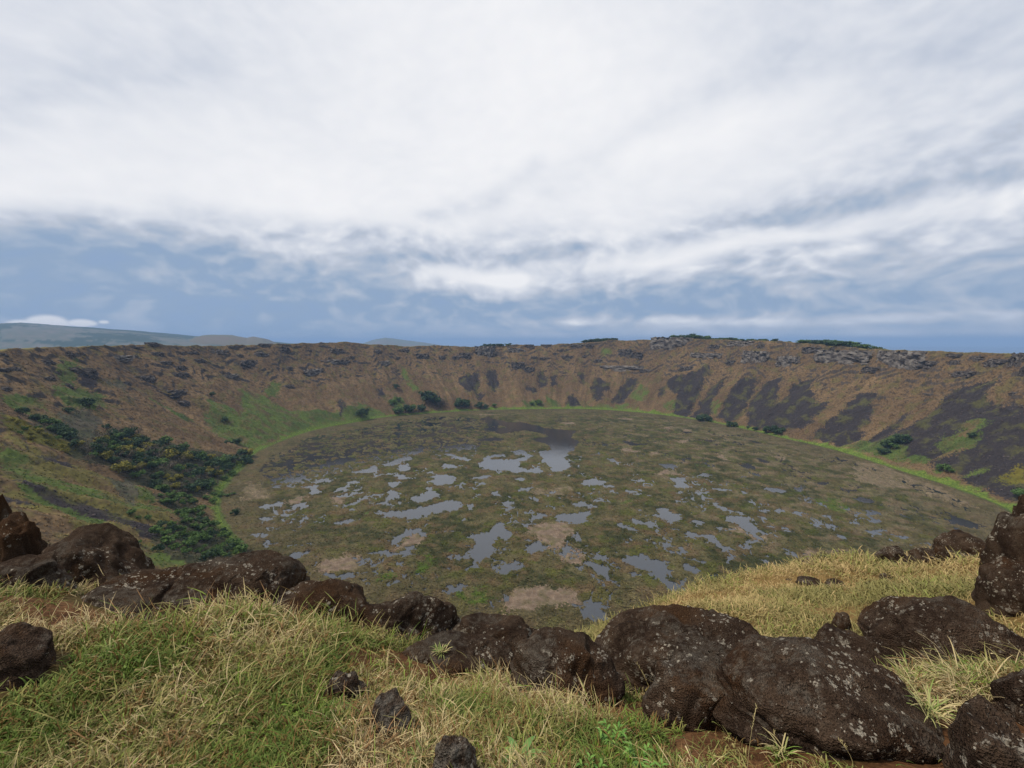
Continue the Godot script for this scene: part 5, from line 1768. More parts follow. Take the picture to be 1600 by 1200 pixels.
const OUTCROPS := [[-690.3,-627.5,14.6,7.3],[-658.4,-606.9,36.8,6.2],[-621.2,-565.9,21.1,6.6],[-718.4,-751.9,21.1,10.5],[-730.1,-784.9,14.7,8.1],[-696,-695.2,19.5,10.4],[-678,-685.8,14.4,6.4],[-652.7,-651.2,21.3,8.5],[-648.5,-671.7,18.8,11],[-674,-720.2,13.4,20.2],[-667,-734.4,17.1,24],[-708.2,-827,7.7,5.8],[-727.8,-873,69.3,14.3],[-745,-963.2,27,11.2],[-742.9,-923.7,17.2,4.3],[-723.9,-948.5,26.6,12.4],[-681.7,-862.9,44.3,20.1],[-720.3,-976.7,18.2,5.5],[-703.3,-937,35,10.9],[-707.9,-990.5,18.5,9.2],[-719.4,-1031.4,43.3,8.7],[-706.9,-1119.1,62.7,15.7],[-698.1,-1161.7,27.1,9.8],[-673.5,-1210.4,50.9,8.5],[-658.5,-1246.9,40.7,11.6],[-676,-1154.7,21.6,9.7],[-651.7,-1205,50.6,16.9],[-623.8,-1270,35.6,23.7],[-648.9,-1147.8,42.9,24.1],[-694.1,-1027.6,28.8,12],[-687.6,-963.5,27,11.2],[-670.6,-938.1,35,10.9],[-636.4,-884.6,45.4,14.5],[-616.9,-870.5,24.4,14.2],[-649.8,-1055,54.2,8.9],[-606.8,-1311.1,24.5,7.3],[-586.7,-1319.9,30.8,6.2],[-565.6,-1374.8,32.1,7.7],[-521,-1391.3,45.5,22.7],[-521.7,-1340,68.8,15.6],[-535.9,-1260,58.8,26.5],[-556.7,-1146.4,32.1,13.4],[-590.6,-1227.7,17.2,17.2],[-666.7,-795.3,18.6,7.4],[-493.4,-1366.6,38.3,15.9],[-427.1,-1472.7,34.4,17.2],[-401.7,-1440.1,53.8,16.8],[-355.3,-1519.3,42.6,12.8],[-292.5,-1523,42.7,28.4],[-230.6,-1538.4,21.5,18],[-189.5,-1555.5,36.3,18.2],[-158.4,-1572.6,36.7,29.4],[-90,-1602.5,67.3,56.1],[15.2,-1624.9,60.7,21.2],[61.5,-1644,30.7,15.4],[123.6,-1653.2,38.6,11.6],[229.3,-1635.3,45.8,19.1],[270,-1627.3,30.4,22.8],[151.4,-1617.5,30.2,11.3],[194.4,-1596.3,44.7,13.4],[246.6,-1596.3,29.8,13.4],[379.4,-1558.7,43.7,36.4],[412.5,-1531.8,35.8,28.6],[353.7,-1506.9,140.7,26.7],[427.2,-1467.9,41.1,10.3],[514,-1506.8,126.6,66.8],[289.9,-1565.8,29.2,18.3],[21.8,-1547.6,43.4,36.1],[57.9,-1542.5,36,28.8],[74.9,-1600.1,22.4,11.2],[167.6,-1628.8,22.8,9.1],[120.1,-1602.9,44.9,10.5],[-361.5,-1484.2,20.8,10.4],[-484.7,-1398.4,19.6,13.1],[670.4,-1282.6,65.9,47.9],[715.2,-1205.4,56.3,45],[764.1,-1187.5,41.6,24.9],[777.7,-1098.4,123.1,43.6],[813.6,-979.7,91.5,54.9],[833.5,-935.2,39.3,21.8],[629.6,-1329.3,24.8,21.7],[584.6,-1401.9,91.6,19.6],[676.6,-1365.8,82.9,22.3],[616.3,-1417.4,39.7,19.9],[864.4,-911.7,34.1,8.5],[854.8,-893.8,25,12.5],[869.5,-865.3,36.4,11.3],[862.5,-828.3,34.8,21.3],[868.5,-794.9,29.7,33.4],[842.6,-759.6,14.2,28.4],[834.8,-858.4,36.1,14],[853.1,-964.6,22.5,8.1],[776.8,-1007.9,28.2,18.8],[522.8,-1391.1,39,19.5],[797.4,-1148.5,21.4,13.4],[706.3,-1314,24.5,15.3],[803.2,-730.7,23.9,7.5],[787.5,-872.3,24.4,4.9]]
const TREES := [[-532.5,-607.8,11.1,0],[-530.7,-596.8,10,0],[-528.4,-585.8,13.3,2],[-529.6,-626.8,14,0],[-528.1,-618.9,8.7,0],[-525.1,-600.1,13.2,3],[-524.8,-634.8,10.1,1],[-522.8,-578.1,9.1,1],[-522.3,-638,11.2,2],[-520.3,-592.4,12.4,0],[-520.7,-612.9,8.6,1],[-517.1,-635,11.2,0],[-516.3,-620.9,10.8,1],[-515.2,-638.2,8.9,0],[-514.4,-597.3,11.7,3],[-512.5,-565.8,8.7,3],[-513.2,-622.6,13.7,0],[-508.5,-671.3,14.4,3],[-511,-606.9,8.3,1],[-509.1,-569.1,11.1,0],[-508.5,-592.8,11,0],[-506,-633.8,9.4,0],[-505.1,-570.8,9.3,3],[-498.6,-687.2,13.5,3],[-502.8,-622.9,13.8,1],[-501.4,-555.1,10.7,0],[-499.7,-638.7,14.2,0],[-501.9,-605.6,11.1,1],[-494.4,-514.2,8.8,0],[-494.9,-518.9,8.2,1],[-493.1,-673.4,14.1,0],[-498.6,-588.4,7.4,0],[-493.2,-528.6,8.4,2],[-497,-572.7,11.4,2],[-495.3,-557,12,3],[-493.8,-546,8.9,2],[-490,-657.9,13.4,0],[-492.8,-632.7,9,3],[-495.1,-563.3,11.1,3],[-494.2,-623.2,13.1,2],[-482.2,-703.2,9.1,0],[-492.8,-590.2,10.5,0],[-489.4,-530.3,11,0],[-491.9,-596.6,13.9,1],[-488.2,-648.5,12.9,2],[-491.2,-610.7,12.1,2],[-488.1,-557.3,9.6,1],[-489.4,-574.6,11.3,0],[-485.7,-629.8,9.3,1],[-483.2,-517.9,9.8,2],[-484.5,-634.5,11,1],[-480.3,-659.7,9.9,0],[-486.5,-584.2,9.7,3],[-481.8,-645.6,13.7,0],[-482.6,-525.9,11.8,0],[-485.7,-560.5,7.9,0],[-471.5,-708.2,12.5,1],[-484.6,-606.3,12.7,0],[-483.1,-551.2,7.9,3],[-470.9,-686.5,15.4,3],[-461.9,-773,13.8,0],[-474.8,-664.6,8.5,3],[-479.8,-636.2,13.9,1],[-478.6,-516.5,6.6,3],[-458.7,-785.4,18.5,1],[-481,-612.7,14.3,2],[-482.3,-570.2,8.4,2],[-478.7,-534,11.9,0],[-481.2,-589.1,8.8,0],[-466.5,-689.8,8.9,0],[-473.6,-505.7,8,2],[-477.6,-549.9,9.3,0],[-478,-556.2,12.5,1],[-460.2,-713.1,10.6,2],[-468.3,-663.2,14.9,0],[-475.1,-602,10.3,0],[-469.1,-647.6,10.1,1],[-473.4,-527.9,10.7,1],[-467.9,-655.4,13.7,1],[-474.9,-578.4,13.1,2],[-465.1,-669.5,14.5,3],[-454.6,-730.2,15.1,1],[-472.9,-592.6,9.6,1],[-472.1,-553.2,11.3,0],[-444.8,-762.8,11.2,0],[-470.4,-529.6,8.8,0],[-463.3,-635.3,12.9,2],[-450.5,-707.2,11.7,0],[-445.6,-744.2,14.5,0],[-467.9,-567.7,7.1,0],[-448.1,-719.6,14.6,0],[-450.8,-697.9,14.5,3],[-467.9,-553.5,12.8,2],[-466.2,-531.4,10.9,0],[-444.8,-724.3,13,2],[-434,-746.3,9.4,0],[-450,-671.6,13.8,2],[-443,-699.7,14.6,3],[-453.5,-646.6,10,3],[-460.7,-574.3,12.8,2],[-458.9,-599.5,11.5,2],[-460.5,-539.6,7.8,2],[-460.3,-558.6,10.4,0],[-460.9,-567.9,8.5,1],[-436.9,-706.1,9.7,0],[-457.5,-585.4,12.4,3],[-457,-527.1,7.9,2],[-450.8,-612.3,8.3,2],[-452.1,-598.2,10.2,2],[-454.4,-566.7,9.3,0],[-454,-549.4,8.8,0],[-447.2,-626.5,14.3,0],[-440.5,-665.6,14,0],[-451.3,-587.2,7.6,3],[-447.5,-614,9.2,1],[-441.5,-653.2,9.3,1],[-449.6,-527.5,10.2,0],[-448.6,-521.3,12.1,1],[-430.4,-678.4,15.1,0],[-446.3,-593.7,11.3,0],[-447,-543.4,12.4,1],[-438.4,-634.6,10.8,0],[-440.3,-609.6,10,2],[-430.4,-662.9,8.9,2],[-444.2,-532.5,11.8,2],[-440.7,-598.6,12,3],[-427.7,-666.1,10.7,3],[-442.9,-560.9,9.1,3],[-443.4,-556.2,11.3,0],[-430.6,-639.6,12.2,1],[-434.1,-620.7,9.9,3],[-438.7,-578.4,12.5,2],[-426.4,-641.3,11.7,0],[-435.1,-525.1,11.5,3],[-422.2,-646.1,11,1],[-425.7,-624.2,12.1,2],[-427.1,-611.7,14,0],[-431.4,-553.6,7.7,3],[-431.4,-542.6,8.7,0],[-427,-588.3,9.4,2],[-428.7,-575.7,9.9,0],[-423.1,-596.3,8.6,3],[-425,-555.5,7.8,1],[-421.1,-582.3,7.5,0],[-419.3,-530.7,10.1,0],[-419.9,-525.9,7,0],[-416.1,-563.8,8.9,1],[-416.1,-551.3,8.6,1],[-408.8,-604.6,7.8,3],[-403.7,-614.2,9.7,2],[-408.6,-581.3,10.7,2],[-409.9,-523.4,11.4,3],[-406.5,-561.1,12.3,0],[-404.7,-565.9,9.4,2],[-406.4,-525.1,11.5,0],[-405.2,-542.4,7.5,1],[-402.9,-550.4,9.1,2],[-398.1,-584.9,13.4,0],[-396,-591.2,10,3],[-398,-575.6,13.6,0],[-398.6,-563.1,7.9,3],[-397.9,-553.8,9.1,0],[-398.2,-535,7.7,2],[-396.8,-546,6.9,2],[-394.7,-563.3,9,1],[-560.2,-535.5,6.8,0],[-562.3,-545,8.2,0],[-559.4,-551.4,10.1,3],[-550.8,-524.7,8.4,0],[-558.6,-559.4,9.3,3],[-553.2,-534.1,8.2,0],[-549,-534.3,8.9,0],[-549.7,-543.8,8.1,0],[-549.7,-548.6,7.2,0],[-541.5,-525,9.9,3],[-547.2,-555,9.8,3],[-539,-539.4,9.3,0],[-537.5,-544.2,8.4,0],[-531.5,-523.7,7.9,3],[-527.3,-523.9,7,0],[-527.8,-531.8,8,0],[-525.8,-536.7,10.3,0],[-525.5,-541.5,7.4,0],[-519.4,-524.2,7.6,0],[-518.7,-533.8,8.5,0],[-513.6,-522.9,7.4,0],[-509.7,-524.6,9.3,0],[-536.6,-490,4.7,1],[-532.1,-490.2,4.3,1],[-524.3,-476,4.3,1],[-530.2,-501.5,4.3,1],[-525,-490.5,4.8,3],[-527.7,-506.3,5.1,3],[-518.2,-479.5,5.3,3],[-519.3,-490.7,5.3,1],[-519.6,-500.3,5,1],[-509.2,-481.5,5.6,1],[-513.6,-502.2,5.7,1],[-505.3,-492.9,4.4,1],[-507.4,-507.2,5.9,3],[-503.2,-496.2,4.9,1],[-498.6,-504.4,5.8,1],[-490.7,-498.4,5.3,1],[-549,-616.7,8.2,0],[-546.1,-632.6,8.6,2],[-546.4,-623.1,9.1,2],[-544.3,-651.6,10.1,2],[-544.6,-638.9,9.9,0],[-538.1,-654.9,11.3,2],[-538.1,-612.3,10.5,0],[-533.8,-615.6,10.9,2],[-531.2,-626.7,10.1,0],[-529.8,-603.1,7.8,2],[-524.7,-653.7,10.7,2],[-523.6,-639.5,11,2],[-523.9,-628.5,8.2,0],[-515.2,-638.2,8.6,2],[-515.2,-608.3,9.4,0],[-514.3,-625.7,10,2],[-381.7,-488.9,6.6,3],[-380.6,-500,7.4,3],[-375,-519.1,7.9,3],[-374.8,-503.5,9.7,3],[-373.1,-480,6.8,3],[-367.7,-485.1,7.5,3],[-362,-512.1,7,0],[-362.2,-491.7,7.5,3],[-361.2,-504.3,8.3,3],[-347.2,-497.4,9.5,3],[-348.5,-473.9,6.3,3],[-347.3,-488,7.3,3],[-345.4,-463.1,9.1,3],[-340.3,-463.5,6.2,3],[-337.6,-485.6,9.2,3],[-329.1,-479.9,6.3,3],[-330.5,-448.5,6.6,3],[-327.1,-453.5,6.7,0],[-323.1,-460.1,5.5,0],[-317.7,-430.6,5.5,0],[-314.3,-457.6,7.5,0],[-316,-433.9,7,3],[-311,-468.8,7.7,3],[-315,-415,8.1,3],[-309.3,-458,8,3],[-309.9,-434.4,5.2,3],[-305.7,-439.5,7.4,3],[-308.1,-412.4,6,3],[-302.7,-446,5.1,3],[-308.2,-404.5,6.1,0],[-305.9,-414.2,7.1,3],[-305.4,-393.5,5.8,3],[-306.3,-387,5.1,3],[-295.6,-456,6.2,0],[-296.4,-435.6,7.1,3],[-299.1,-403.7,7.4,3],[-298.6,-408.5,5.3,3],[-299.3,-395.7,5.4,3],[-299.6,-384.5,4.7,3],[-299.1,-376.5,7.4,3],[-293.2,-415.4,7.3,3],[-287,-450.4,6.6,3],[-286.8,-437.9,8,3],[-288,-425.3,8.5,0],[-292.1,-390,4.4,0],[-292.3,-385.2,4.3,3],[-286.1,-416,6.1,3],[-286.9,-409.6,7.7,3],[-288.7,-393.6,6.9,0],[-286.9,-398.5,6,3],[-286.8,-371.4,7.7,3],[-276,-434.1,6.9,3],[-280.5,-383.3,6.7,3],[-278.9,-389.8,5.1,3],[-272.4,-420.4,5.5,3],[-268.1,-431.7,8.2,3],[-275.1,-396.5,4.8,3],[-277.8,-364.4,5.8,3],[-271.3,-411,5.7,3],[-267.4,-423.9,7.7,0],[-273.8,-376,5.3,3],[-272.9,-368.2,4.1,3],[-271.5,-384.2,4.9,3],[-265.8,-414.7,4.7,0],[-267.7,-395.7,5,3],[-262.7,-400.9,6.2,0],[-257.4,-420.1,8.6,3],[-266.2,-359.3,7.3,3],[-257.6,-413.9,5.5,3],[-260.6,-377.4,5,3],[-256.1,-401.5,4.9,0],[-256.3,-377.9,6.7,0],[-254.3,-392.3,5.2,3],[-254.4,-381.3,6.9,3],[-254,-365.5,5.7,0],[-366.4,-590,6.1,3],[-380.6,-574.9,7.8,3],[-377.6,-582.7,7.2,3],[-368.3,-582,7.4,3],[-375.6,-553.4,6.1,3],[-366.1,-550.8,6.8,3],[-341,-401.5,5,3],[-333.7,-398.9,3.3,3],[-330.9,-407.1,4,3],[-316.8,-403.7,7.3,0],[-288.9,-343.7,3.8,3],[-278.2,-349.8,6.3,0],[-291.9,-375.7,4.7,3],[-320.6,-518.3,7.9,0],[-565.6,-527.4,11,0],[-598.4,-647.2,16.2,0],[-500.2,-795.4,9.9,0],[-500.8,-824.8,12.6,0],[-555.9,-884.7,9.8,0],[-460.2,-793.1,13.2,3],[-611.2,-934.6,11.7,0],[-562.5,-548.2,6.9,0],[-585.3,-603.2,11.7,0],[-412.5,-646.4,9,3],[-417.9,-675.7,8.4,3],[-385.5,-1170.5,26,0],[-308.4,-1252.6,20.9,3],[-293.4,-1265.1,24.6,0],[-274.2,-1273,24.8,3],[-255.5,-1285.5,23.2,0],[-333.8,-1284.2,17.8,3],[-322.3,-1299.9,18.1,3],[-254.9,-1332.5,35.2,0],[-238.7,-1329.3,35.1,0],[-223.3,-1330.8,29.6,0],[-206.9,-1326,22.1,2],[-152.4,-1343,28,0],[-134.3,-1352.3,22.5,0],[-96.1,-1355.2,18.8,0],[-77.2,-1359.8,17,0],[-51.7,-1367.5,11.4,3],[-342.7,-1359.9,15.1,0],[-201.8,-1333.8,22.2,2],[59,-1385.9,15.4,3],[78.7,-1387.3,15.4,3],[473.9,-1155,19.2,0],[486.3,-1154.5,22.4,0],[496.9,-1151.2,19.2,0],[517.9,-1079.9,13.5,0],[527,-1079.6,12,0],[549.5,-1028.1,10,0],[558.3,-995.3,19.4,0],[565.4,-982.8,21.8,0],[568.9,-968.8,18.8,0],[576.5,-970.3,13.5,0],[626.7,-767.8,17.1,0],[639,-772.3,19.3,0],[647.5,-767.4,19.2,0],[654.6,-760.9,15.9,0],[625.1,-756.7,14.7,0],[638.8,-756.5,12.6,3],[698.1,-688.6,8.6,0],[625.9,-654.8,10.9,3],[627.6,-646.7,8.1,3],[621.2,-551.7,12.3,3],[617.9,-543.7,10.6,3],[543.5,-1050,8.7,3]]
const RIM_TREES := [[253.9,-1659.3,10.5],[262.7,-1661.1,15.3],[279.9,-1681.3,18.4],[279,-1662,19.9],[288.7,-1683.9,23.1],[298.6,-1670.1,17.2],[300.8,-1658.6,16.7],[310,-1674.6,21.2],[318.5,-1679.3,24],[324,-1667.9,17.7],[338,-1655.9,22.3],[348.8,-1667.1,17.6],[344.6,-1648.9,13.4],[363.1,-1641,16.1],[369.1,-1655.2,9.8],[541.6,-1546.8,16.1],[551.3,-1542.7,15],[570.5,-1552.4,19.5],[563,-1531.8,23.5],[583.6,-1565.4,21],[588.6,-1557.7,24.6],[579.2,-1522.6,19.3],[586.8,-1519.9,19.5],[593.1,-1526.8,25.5],[601.9,-1525.5,21.4],[614.9,-1537.3,26.3],[620.9,-1523.3,21.1],[598.1,-1496.3,19.4],[627.5,-1524.5,24.4],[628.4,-1511.4,22.6],[618.8,-1480.9,14.2],[623.7,-1482.7,19.2],[645.7,-1506.8,14.8],[620.3,-1477.1,10.4],[644.2,-1491.1,8.5],[641.1,-1467.9,10.8],[656.2,-1485.4,11.5],[648.7,-1457.1,9.6],[651.7,-1441.8,10],[667.8,-1449.3,11.6],[672.1,-1443.4,14.2],[670.8,-1424.9,13.9],[685.2,-1436.1,16],[687.7,-1420.7,13.4],[694.6,-1427.5,15.2],[696.5,-1409,13.2],[695.8,-1396.5,12.9],[723.8,-1415.1,15.8],[729.3,-1411.3,12.3],[716,-1390.3,15.5],[740.4,-1395.9,14.8],[744.2,-1383.8,16.2],[747.2,-1383.1,15.9],[750.6,-1379.5,13.2],[738.6,-1351.8,12.4],[743.9,-1352.6,10.6],[765.4,-1349.8,10.3],[769.3,-1343.8,9.2],[748.6,-1319.8,12],[754.8,-1322.6,9.8],[757.4,-1311,9.2],[772.1,-1315.6,6.8],[775.8,-1299.1,9.1],[796.3,-1261.4,13.6],[794,-1253.2,17.2],[779.3,-1239.6,17.2],[785.7,-1240.8,13.4],[782.5,-1229.6,16.1],[812.3,-1241.2,19.5],[825.5,-1244.9,17.6],[817.4,-1228.3,19.9],[809.3,-1220.4,21],[814.8,-1212.5,22.7],[833,-1223.4,25.4],[806,-1198,24.2],[843.5,-1205.4,18.9],[824.6,-1193.6,25.2],[820.9,-1184.4,18.8],[819.4,-1177.5,24.8],[810.5,-1173.4,23.4],[825.5,-1167.1,18.6],[849.6,-1175.4,22.9],[833.8,-1168.1,18.8],[820.9,-1151.5,18.9],[842.2,-1156.1,25.4],[821.5,-1140.3,24.9],[857.2,-1154.8,24],[836.5,-1138.2,21],[864,-1140.7,19.6],[849.9,-1126.7,14.5],[860.8,-1127.2,16.8],[857.4,-1121.2,15.7],[841,-1113,19.1],[847.3,-1103.7,12.9],[879.8,-1112.8,15.2],[859.9,-1098.8,15.7],[863.3,-1100.1,10.7],[-107.9,-1644.2,8],[-92.8,-1643.8,13],[-95.1,-1648.8,14.8],[-85.2,-1646.6,12.9],[-73.9,-1648.1,17.5],[-59.5,-1650.4,13.3],[-57.9,-1655.4,15.8],[-39.6,-1650.7,16.2],[-38.9,-1654.8,11.6],[-17.1,-1654,10.2],[-16.9,-1653.3,12.2],[-8.1,-1658.6,9.9]]
const FOREGROUND := [-1.92,-1.60,-1.59,-1.01,-1.67,-1.67,0.00,-1.65,-1.65,1.01,-1.67,-1.67,1.96,-1.63,-1.63,-1.80,-2.01,-1.69,-1.00,-2.24,-1.80,0.00,-2.25,-1.88,1.99,-1.90,-1.65,-2.03,-3.09,-1.86,-2.89,-3.05,-1.88,-2.74,-2.33,-1.59,-4.16,-3.59,-1.89,-3.65,-3.70,-1.98,-2.63,-3.27,-2.05,-0.87,-2.97,-2.02,-0.45,-3.07,-2.16,0.26,-2.54,-2.06,-1.48,-3.17,-1.98,-0.40,-2.72,-2.08,0.57,-2.38,-2.00,0.91,-2.22,-1.91,1.34,-1.87,-1.74,0.98,-1.99,-1.83,1.80,-1.88,-1.66,2.34,-2.33,-1.73,2.59,-2.20,-1.60,1.84,-5.71,-3.57,3.21,-7.33,-4.36,4.59,-7.16,-4.20,7.88,-9.05,-4.84,7.82,-10.38,-5.47,12.09,-11.95,-5.93,15.52,-14.15,-6.77,10.59,-9.16,-4.55,9.00,-13.83,-7.07,5.19,-10.82,-6.03,5.16,-5.44,-3.24,5.16,-4.73,-2.78,-4.86,-6.97,-4.80,-3.51,-7.19,-5.00,-0.83,-5.94,-4.60,0.36,-5.19,-4.30,-8.19,-7.34,-4.40,-6.83,-7.31,-4.60,-2.86,-8.53,-6.30,1.24,-8.91,-6.60,1.60,-4.10,-3.00,1.89,-2.83,-2.35,3.65,-3.85,-3.00,-1.00,-4.49,-3.30,-2.04,-4.57,-3.20,-2.98,-4.74,-3.20,-4.92,-5.26,-3.40,0.33,-3.89,-3.00,0.00,0.00,-1.55,-2.00,0.50,-1.45,2.00,0.50,-1.50,0.00,3.00,-1.40,-5.00,3.00,-1.40,5.00,3.00,-1.50,0.00,10.00,-1.30,-10.00,8.00,-1.30,10.00,8.00,-1.60,34.00,0.00,-8.22,31.95,11.63,-1.38,26.05,21.85,-2.41,17.00,29.44,-3.19,5.90,33.48,-3.62,-5.90,33.48,-3.76,-17.00,29.44,-3.52,-26.05,21.85,-2.91,-31.95,11.63,-1.99,-34.00,0.00,-2.10,-31.95,-11.63,-12.92,-26.05,-21.85,-22.73,-17.00,-29.44,-30.41,-5.90,-33.48,-35.14,5.90,-33.48,-36.43,17.00,-29.44,-33.72,26.05,-21.85,-27.47,31.95,-11.63,-18.64,60.00,0.00,-7.94,54.81,24.40,-2.68,40.15,44.59,-4.68,18.54,57.06,-5.95,-6.27,59.67,-6.37,-30.00,51.96,-5.95,-48.54,35.27,-4.61,-58.69,12.47,-2.57,-58.69,-12.47,-9.16,-48.54,-35.27,-30.69,-30.00,-51.96,-47.08,-6.27,-59.67,-56.00,18.54,-57.06,-56.03,40.15,-44.59,-46.47,54.81,-24.40,-29.64]
const ROCKS := [
	[-5.025,-1.926,-4.581,0.237,0.191,0.213,1,"dark brown basalt rock at the left edge behind the broad lichened rock"],
	[-6.415,-2.040,-5.577,0.199,0.159,0.159,1,"small dark rock peeking over the left edge above the other rocks"],
	[-4.146,-2.033,-4.337,0.594,0.199,0.610,1,"broad rugged basalt rock with white lichen along its crest, left"],
	[-3.853,-1.776,-3.492,0.291,0.074,0.225,2,"flat reddish brown slab below the rugged left rock"],
	[-2.530,-2.117,-3.842,0.734,0.196,0.442,0,"long domed dark boulder behind the tallest straw grass"],
	[-3.064,-2.108,-3.564,0.467,0.168,0.388,2,"low dark bedrock rib running down beside the domed boulder"],
	[-2.428,-1.929,-3.052,0.161,0.107,0.225,1,"dark pointed rock tip jutting from grass in front of the domed boulder"],
	[-2.572,-1.567,-2.224,0.177,0.100,0.225,1,"blackish rock with pale lichen cut by the left edge"],
	[-1.567,-2.128,-3.571,0.422,0.163,0.309,1,"brown boulder speckled with pale lichen right of the domed boulder"],
	[-0.848,-2.244,-3.653,0.432,0.205,0.355,1,"dark boulder with white lichen patches and orange earth on its left"],
	[-0.149,-2.391,-3.497,0.416,0.205,0.311,0,"rounded brown boulder with grass growing on its near side"],
	[-0.403,-2.258,-3.074,0.458,0.150,0.229,2,"low dark rock slab in front of the rounded brown boulder"],
	[0.339,-2.085,-2.779,0.380,0.195,0.272,1,"dark angular rock at the centre with its foot in dry grass"],
	[1.324,-2.316,-3.240,0.823,0.268,0.420,2,"wide flat-topped dark rock thickly spotted with white lichen"],
	[1.013,-1.929,-2.395,0.302,0.154,0.215,2,"dark earthy rock ledge between the wide rock and the large boulder"],
	[1.550,-1.779,-2.150,0.511,0.243,0.376,0,"large dark brown boulder with ringed pale lichen spots, lower right"],
	[3.073,-1.961,-3.008,0.584,0.195,0.443,0,"grey crusted domed boulder at the right above a tuft of long grass"],
	[2.412,-2.167,-3.064,0.383,0.116,0.217,2,"dark low rock bridging the large boulder and the grey domed boulder"],
	[5.277,-2.551,-4.599,0.334,0.311,0.301,1,"lower block of the stacked rocks at the right edge"],
	[5.461,-2.071,-4.693,0.344,0.317,0.310,1,"middle block of the stacked rocks at the right edge"],
	[5.625,-1.734,-4.808,0.213,0.161,0.192,1,"topmost block of the stacked rocks at the right edge"],
	[10.702,-4.794,-10.510,0.590,0.318,0.531,0,"rounded dark boulder on the crest of the dry grass slope"],
	[10.441,-5.766,-12.123,0.437,0.210,0.394,1,"low dark rock left of the rounded crest boulder in dry grass"],
	[10.558,-5.388,-11.348,0.377,0.139,0.339,2,"thin dark rock just left of the rounded crest boulder"],
	[9.596,-3.961,-8.770,0.253,0.152,0.227,1,"small dark rock between the crest boulder and the stacked rocks"],
	[7.025,-5.673,-10.339,0.330,0.143,0.264,2,"grey flat rock in the dry grass slope, left of its twin"],
	[7.213,-5.392,-9.839,0.243,0.114,0.194,2,"grey flat rock in the dry grass slope, right of its twin"],
	[6.846,-5.943,-10.815,0.220,0.157,0.176,1,"small dark rock at the left end of the grass slope rocks"],
	[7.227,-4.902,-8.946,0.149,0.078,0.119,1,"small dark stone in the middle of the dry grass slope"],
	[8.416,-5.264,-9.908,0.144,0.101,0.115,1,"tiny grey stone high on the dry grass slope"],
	[8.957,-6.724,-13.258,0.326,0.249,0.261,1,"dark rock capped with white lichen at the slope crest"],
	[-0.584,-1.750,-2.041,0.122,0.089,0.112,3,"small grey lichened stone sitting in grass, lower centre"],
	[-0.235,-1.634,-1.682,0.109,0.101,0.109,3,"pale grey rounded stone at the bottom edge"],
	[-0.890,-1.815,-2.311,0.120,0.052,0.073,2,"flat half-buried brown stone in the grass"],
	[1.674,-1.373,-1.428,0.172,0.110,0.182,2,"dark earthy rock filling the lower right corner"],
	[2.296,-1.511,-1.931,0.107,0.066,0.135,1,"dark rock at the right edge below the long grass tuft"],
	[0.570,-4.377,-6.475,0.190,0.099,0.153,1,"small pale lichened stone in the gap between the central rocks"],
	[3.730,-3.138,-4.953,0.109,0.090,0.163,1,"small brown rock poking out of grass behind the wide rock"],
]
const SKY_ELEVATIONS := [0,1,2,3,4.5,6,7.5,9,10.5,12,14,16,19,22,26,30,35,40]
const SKY_TONES := [[167,170,171,171,176,181,184,186,187,186,184,183,181,179,179,181,185],[157,157,159,160,165,171,175,178,181,181,182,182,179,176,175,175,179],[142,139,140,142,148,154,160,165,169,174,178,180,176,172,169,167,168],[123,124,128,132,137,143,149,155,161,167,173,174,170,167,164,161,155],[122,122,121,124,131,138,147,157,167,163,159,155,157,160,162,165,171],[121,129,138,133,146,159,171,183,196,183,171,165,165,164,171,176,183],[140,128,131,146,160,179,198,215,233,213,194,185,183,183,181,183,188],[193,181,176,176,174,180,190,200,209,207,207,209,206,200,201,206,202],[237,224,216,222,212,203,201,202,205,212,221,222,214,207,207,200,207],[244,242,243,236,231,224,219,216,216,223,231,230,221,215,201,202,190],[242,244,244,244,245,244,238,233,230,233,236,235,231,225,218,208,197],[238,242,243,244,245,245,244,241,239,240,241,240,237,233,225,214,205],[224,233,238,240,241,242,243,244,244,244,244,243,241,237,229,219,213],[221,219,228,234,238,240,242,244,246,246,246,244,241,237,226,217,212],[225,223,223,223,230,236,240,243,245,245,244,241,235,226,220,214,212],[225,223,222,223,227,235,240,242,245,243,241,236,229,223,216,213,212],[225,223,222,224,228,234,239,242,245,240,236,232,227,222,216,213,212],[225,223,222,224,228,234,239,242,245,240,236,232,227,222,216,213,212]]
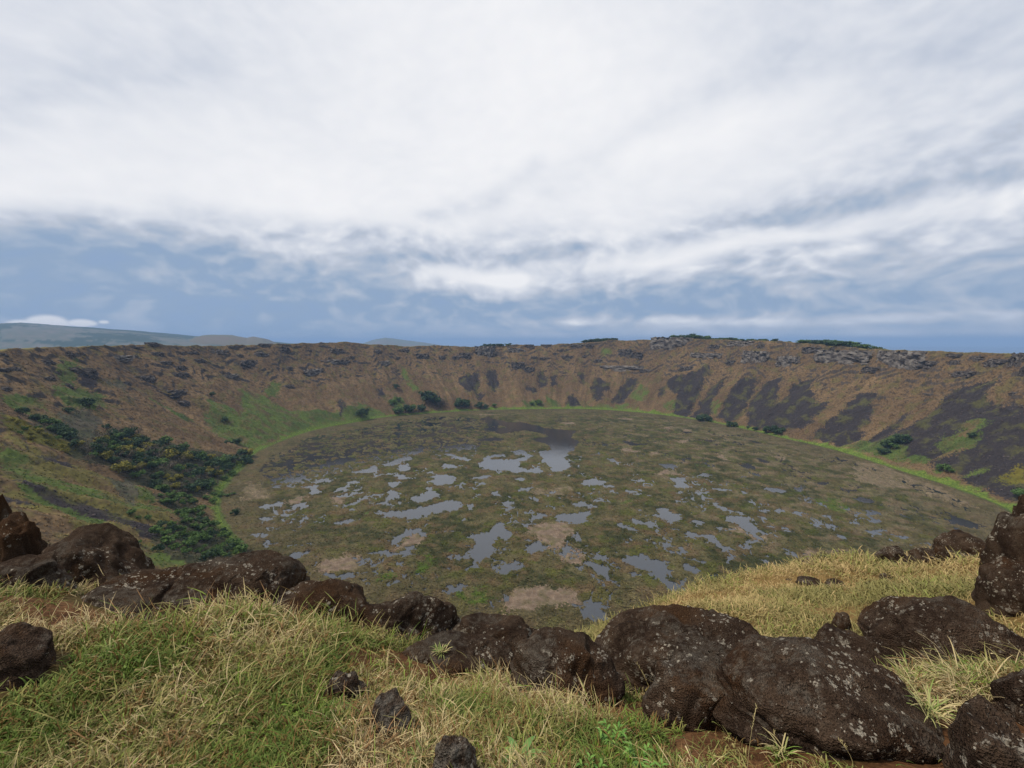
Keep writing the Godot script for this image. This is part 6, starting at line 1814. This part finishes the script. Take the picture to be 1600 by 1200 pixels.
const SKY_STREAKS := [[1.2,32,10.8,8.4,31.4,10.6,47.1,11.5],[1.1,-24,0.0,10.2,22.1,11.9,47.0,13.5],[1.3,-16,-18.1,10.4,0.0,10.1],[2.6,-11,4.6,18.4,15.6,23.7,27.7,26.7],[2.4,6,13.5,21.2,33.4,22.9],[2.0,34,-11.6,8.0,-3.1,8.5,2.3,7.5],[1.0,-26,-37.1,3.6,-15.3,4.9,11.6,4.7],[1.0,-22,11.7,3.9,34.5,4.2,47.6,4.2],[0.5,26,15.4,2.7,31.8,2.1,47.7,2.3],[1.3,-14,15.3,6.0,34.3,7.0,47.4,7.3],[1.0,20,18.9,7.0,31.5,7.9,39.3,6.9,47.4,7.8],[1.3,-18,-47.4,7.1,-39.3,7.5,-29.8,8.2],[0.8,26,-43.7,5.8,-41.6,5.2,-37.5,5.3,-32.8,5.4],[1.8,-10,-46.5,20.5,-39.2,22.4,-31.7,24.8],[1.6,-12,-34.0,12.9,-27.3,11.2,-12.2,12.1],[1.4,-14,-12.2,15.1,-3.1,17.4,2.3,20.8],[1.2,10,-28.6,9.1,-18.1,10.2],[2.0,-8,30.4,28.0,40.3,26.1,46.3,23.1]]
const ROSETTES := [[0.033,-1.833,0.13],[-0.870,-2.150,0.09],[-0.025,-1.673,0.10],[-0.427,-1.776,0.06],[0.771,-1.735,0.08]]
const LEAFY_WEEDS := [[0.461,-1.986,0.10],[0.554,-1.846,0.10],[0.325,-1.730,0.09],[0.589,-1.701,0.09]]
const BROAD_TUFTS := [[1.791,-3.559,0.09],[1.516,-3.556,0.09],[-0.485,-2.997,0.07],[0.499,-3.212,0.16],[-0.383,-1.821,0.10],[1.891,-1.935,0.14],[2.329,-2.188,0.20],[2.126,-2.279,0.16],[-1.744,-2.644,0.14],[-2.189,-2.402,0.14],[1.205,-1.890,0.10]]
const STALKS := [[0.859,-2.604,0.30],[0.965,-1.742,0.34],[4.245,-4.090,0.30],[-0.433,-2.765,0.22],[0.394,-3.246,0.24],[1.429,-1.777,0.12],[-1.750,-2.836,0.26],[-1.696,-2.938,0.22],[-1.566,-2.975,0.20],[-1.819,-2.762,0.24],[4.200,-4.296,0.20],[4.391,-4.007,0.22],[0.700,-5.917,0.20],[0.785,-2.515,0.16],[1.201,-1.956,0.10],[-0.265,-2.752,0.16],[1.142,-4.686,0.10]]
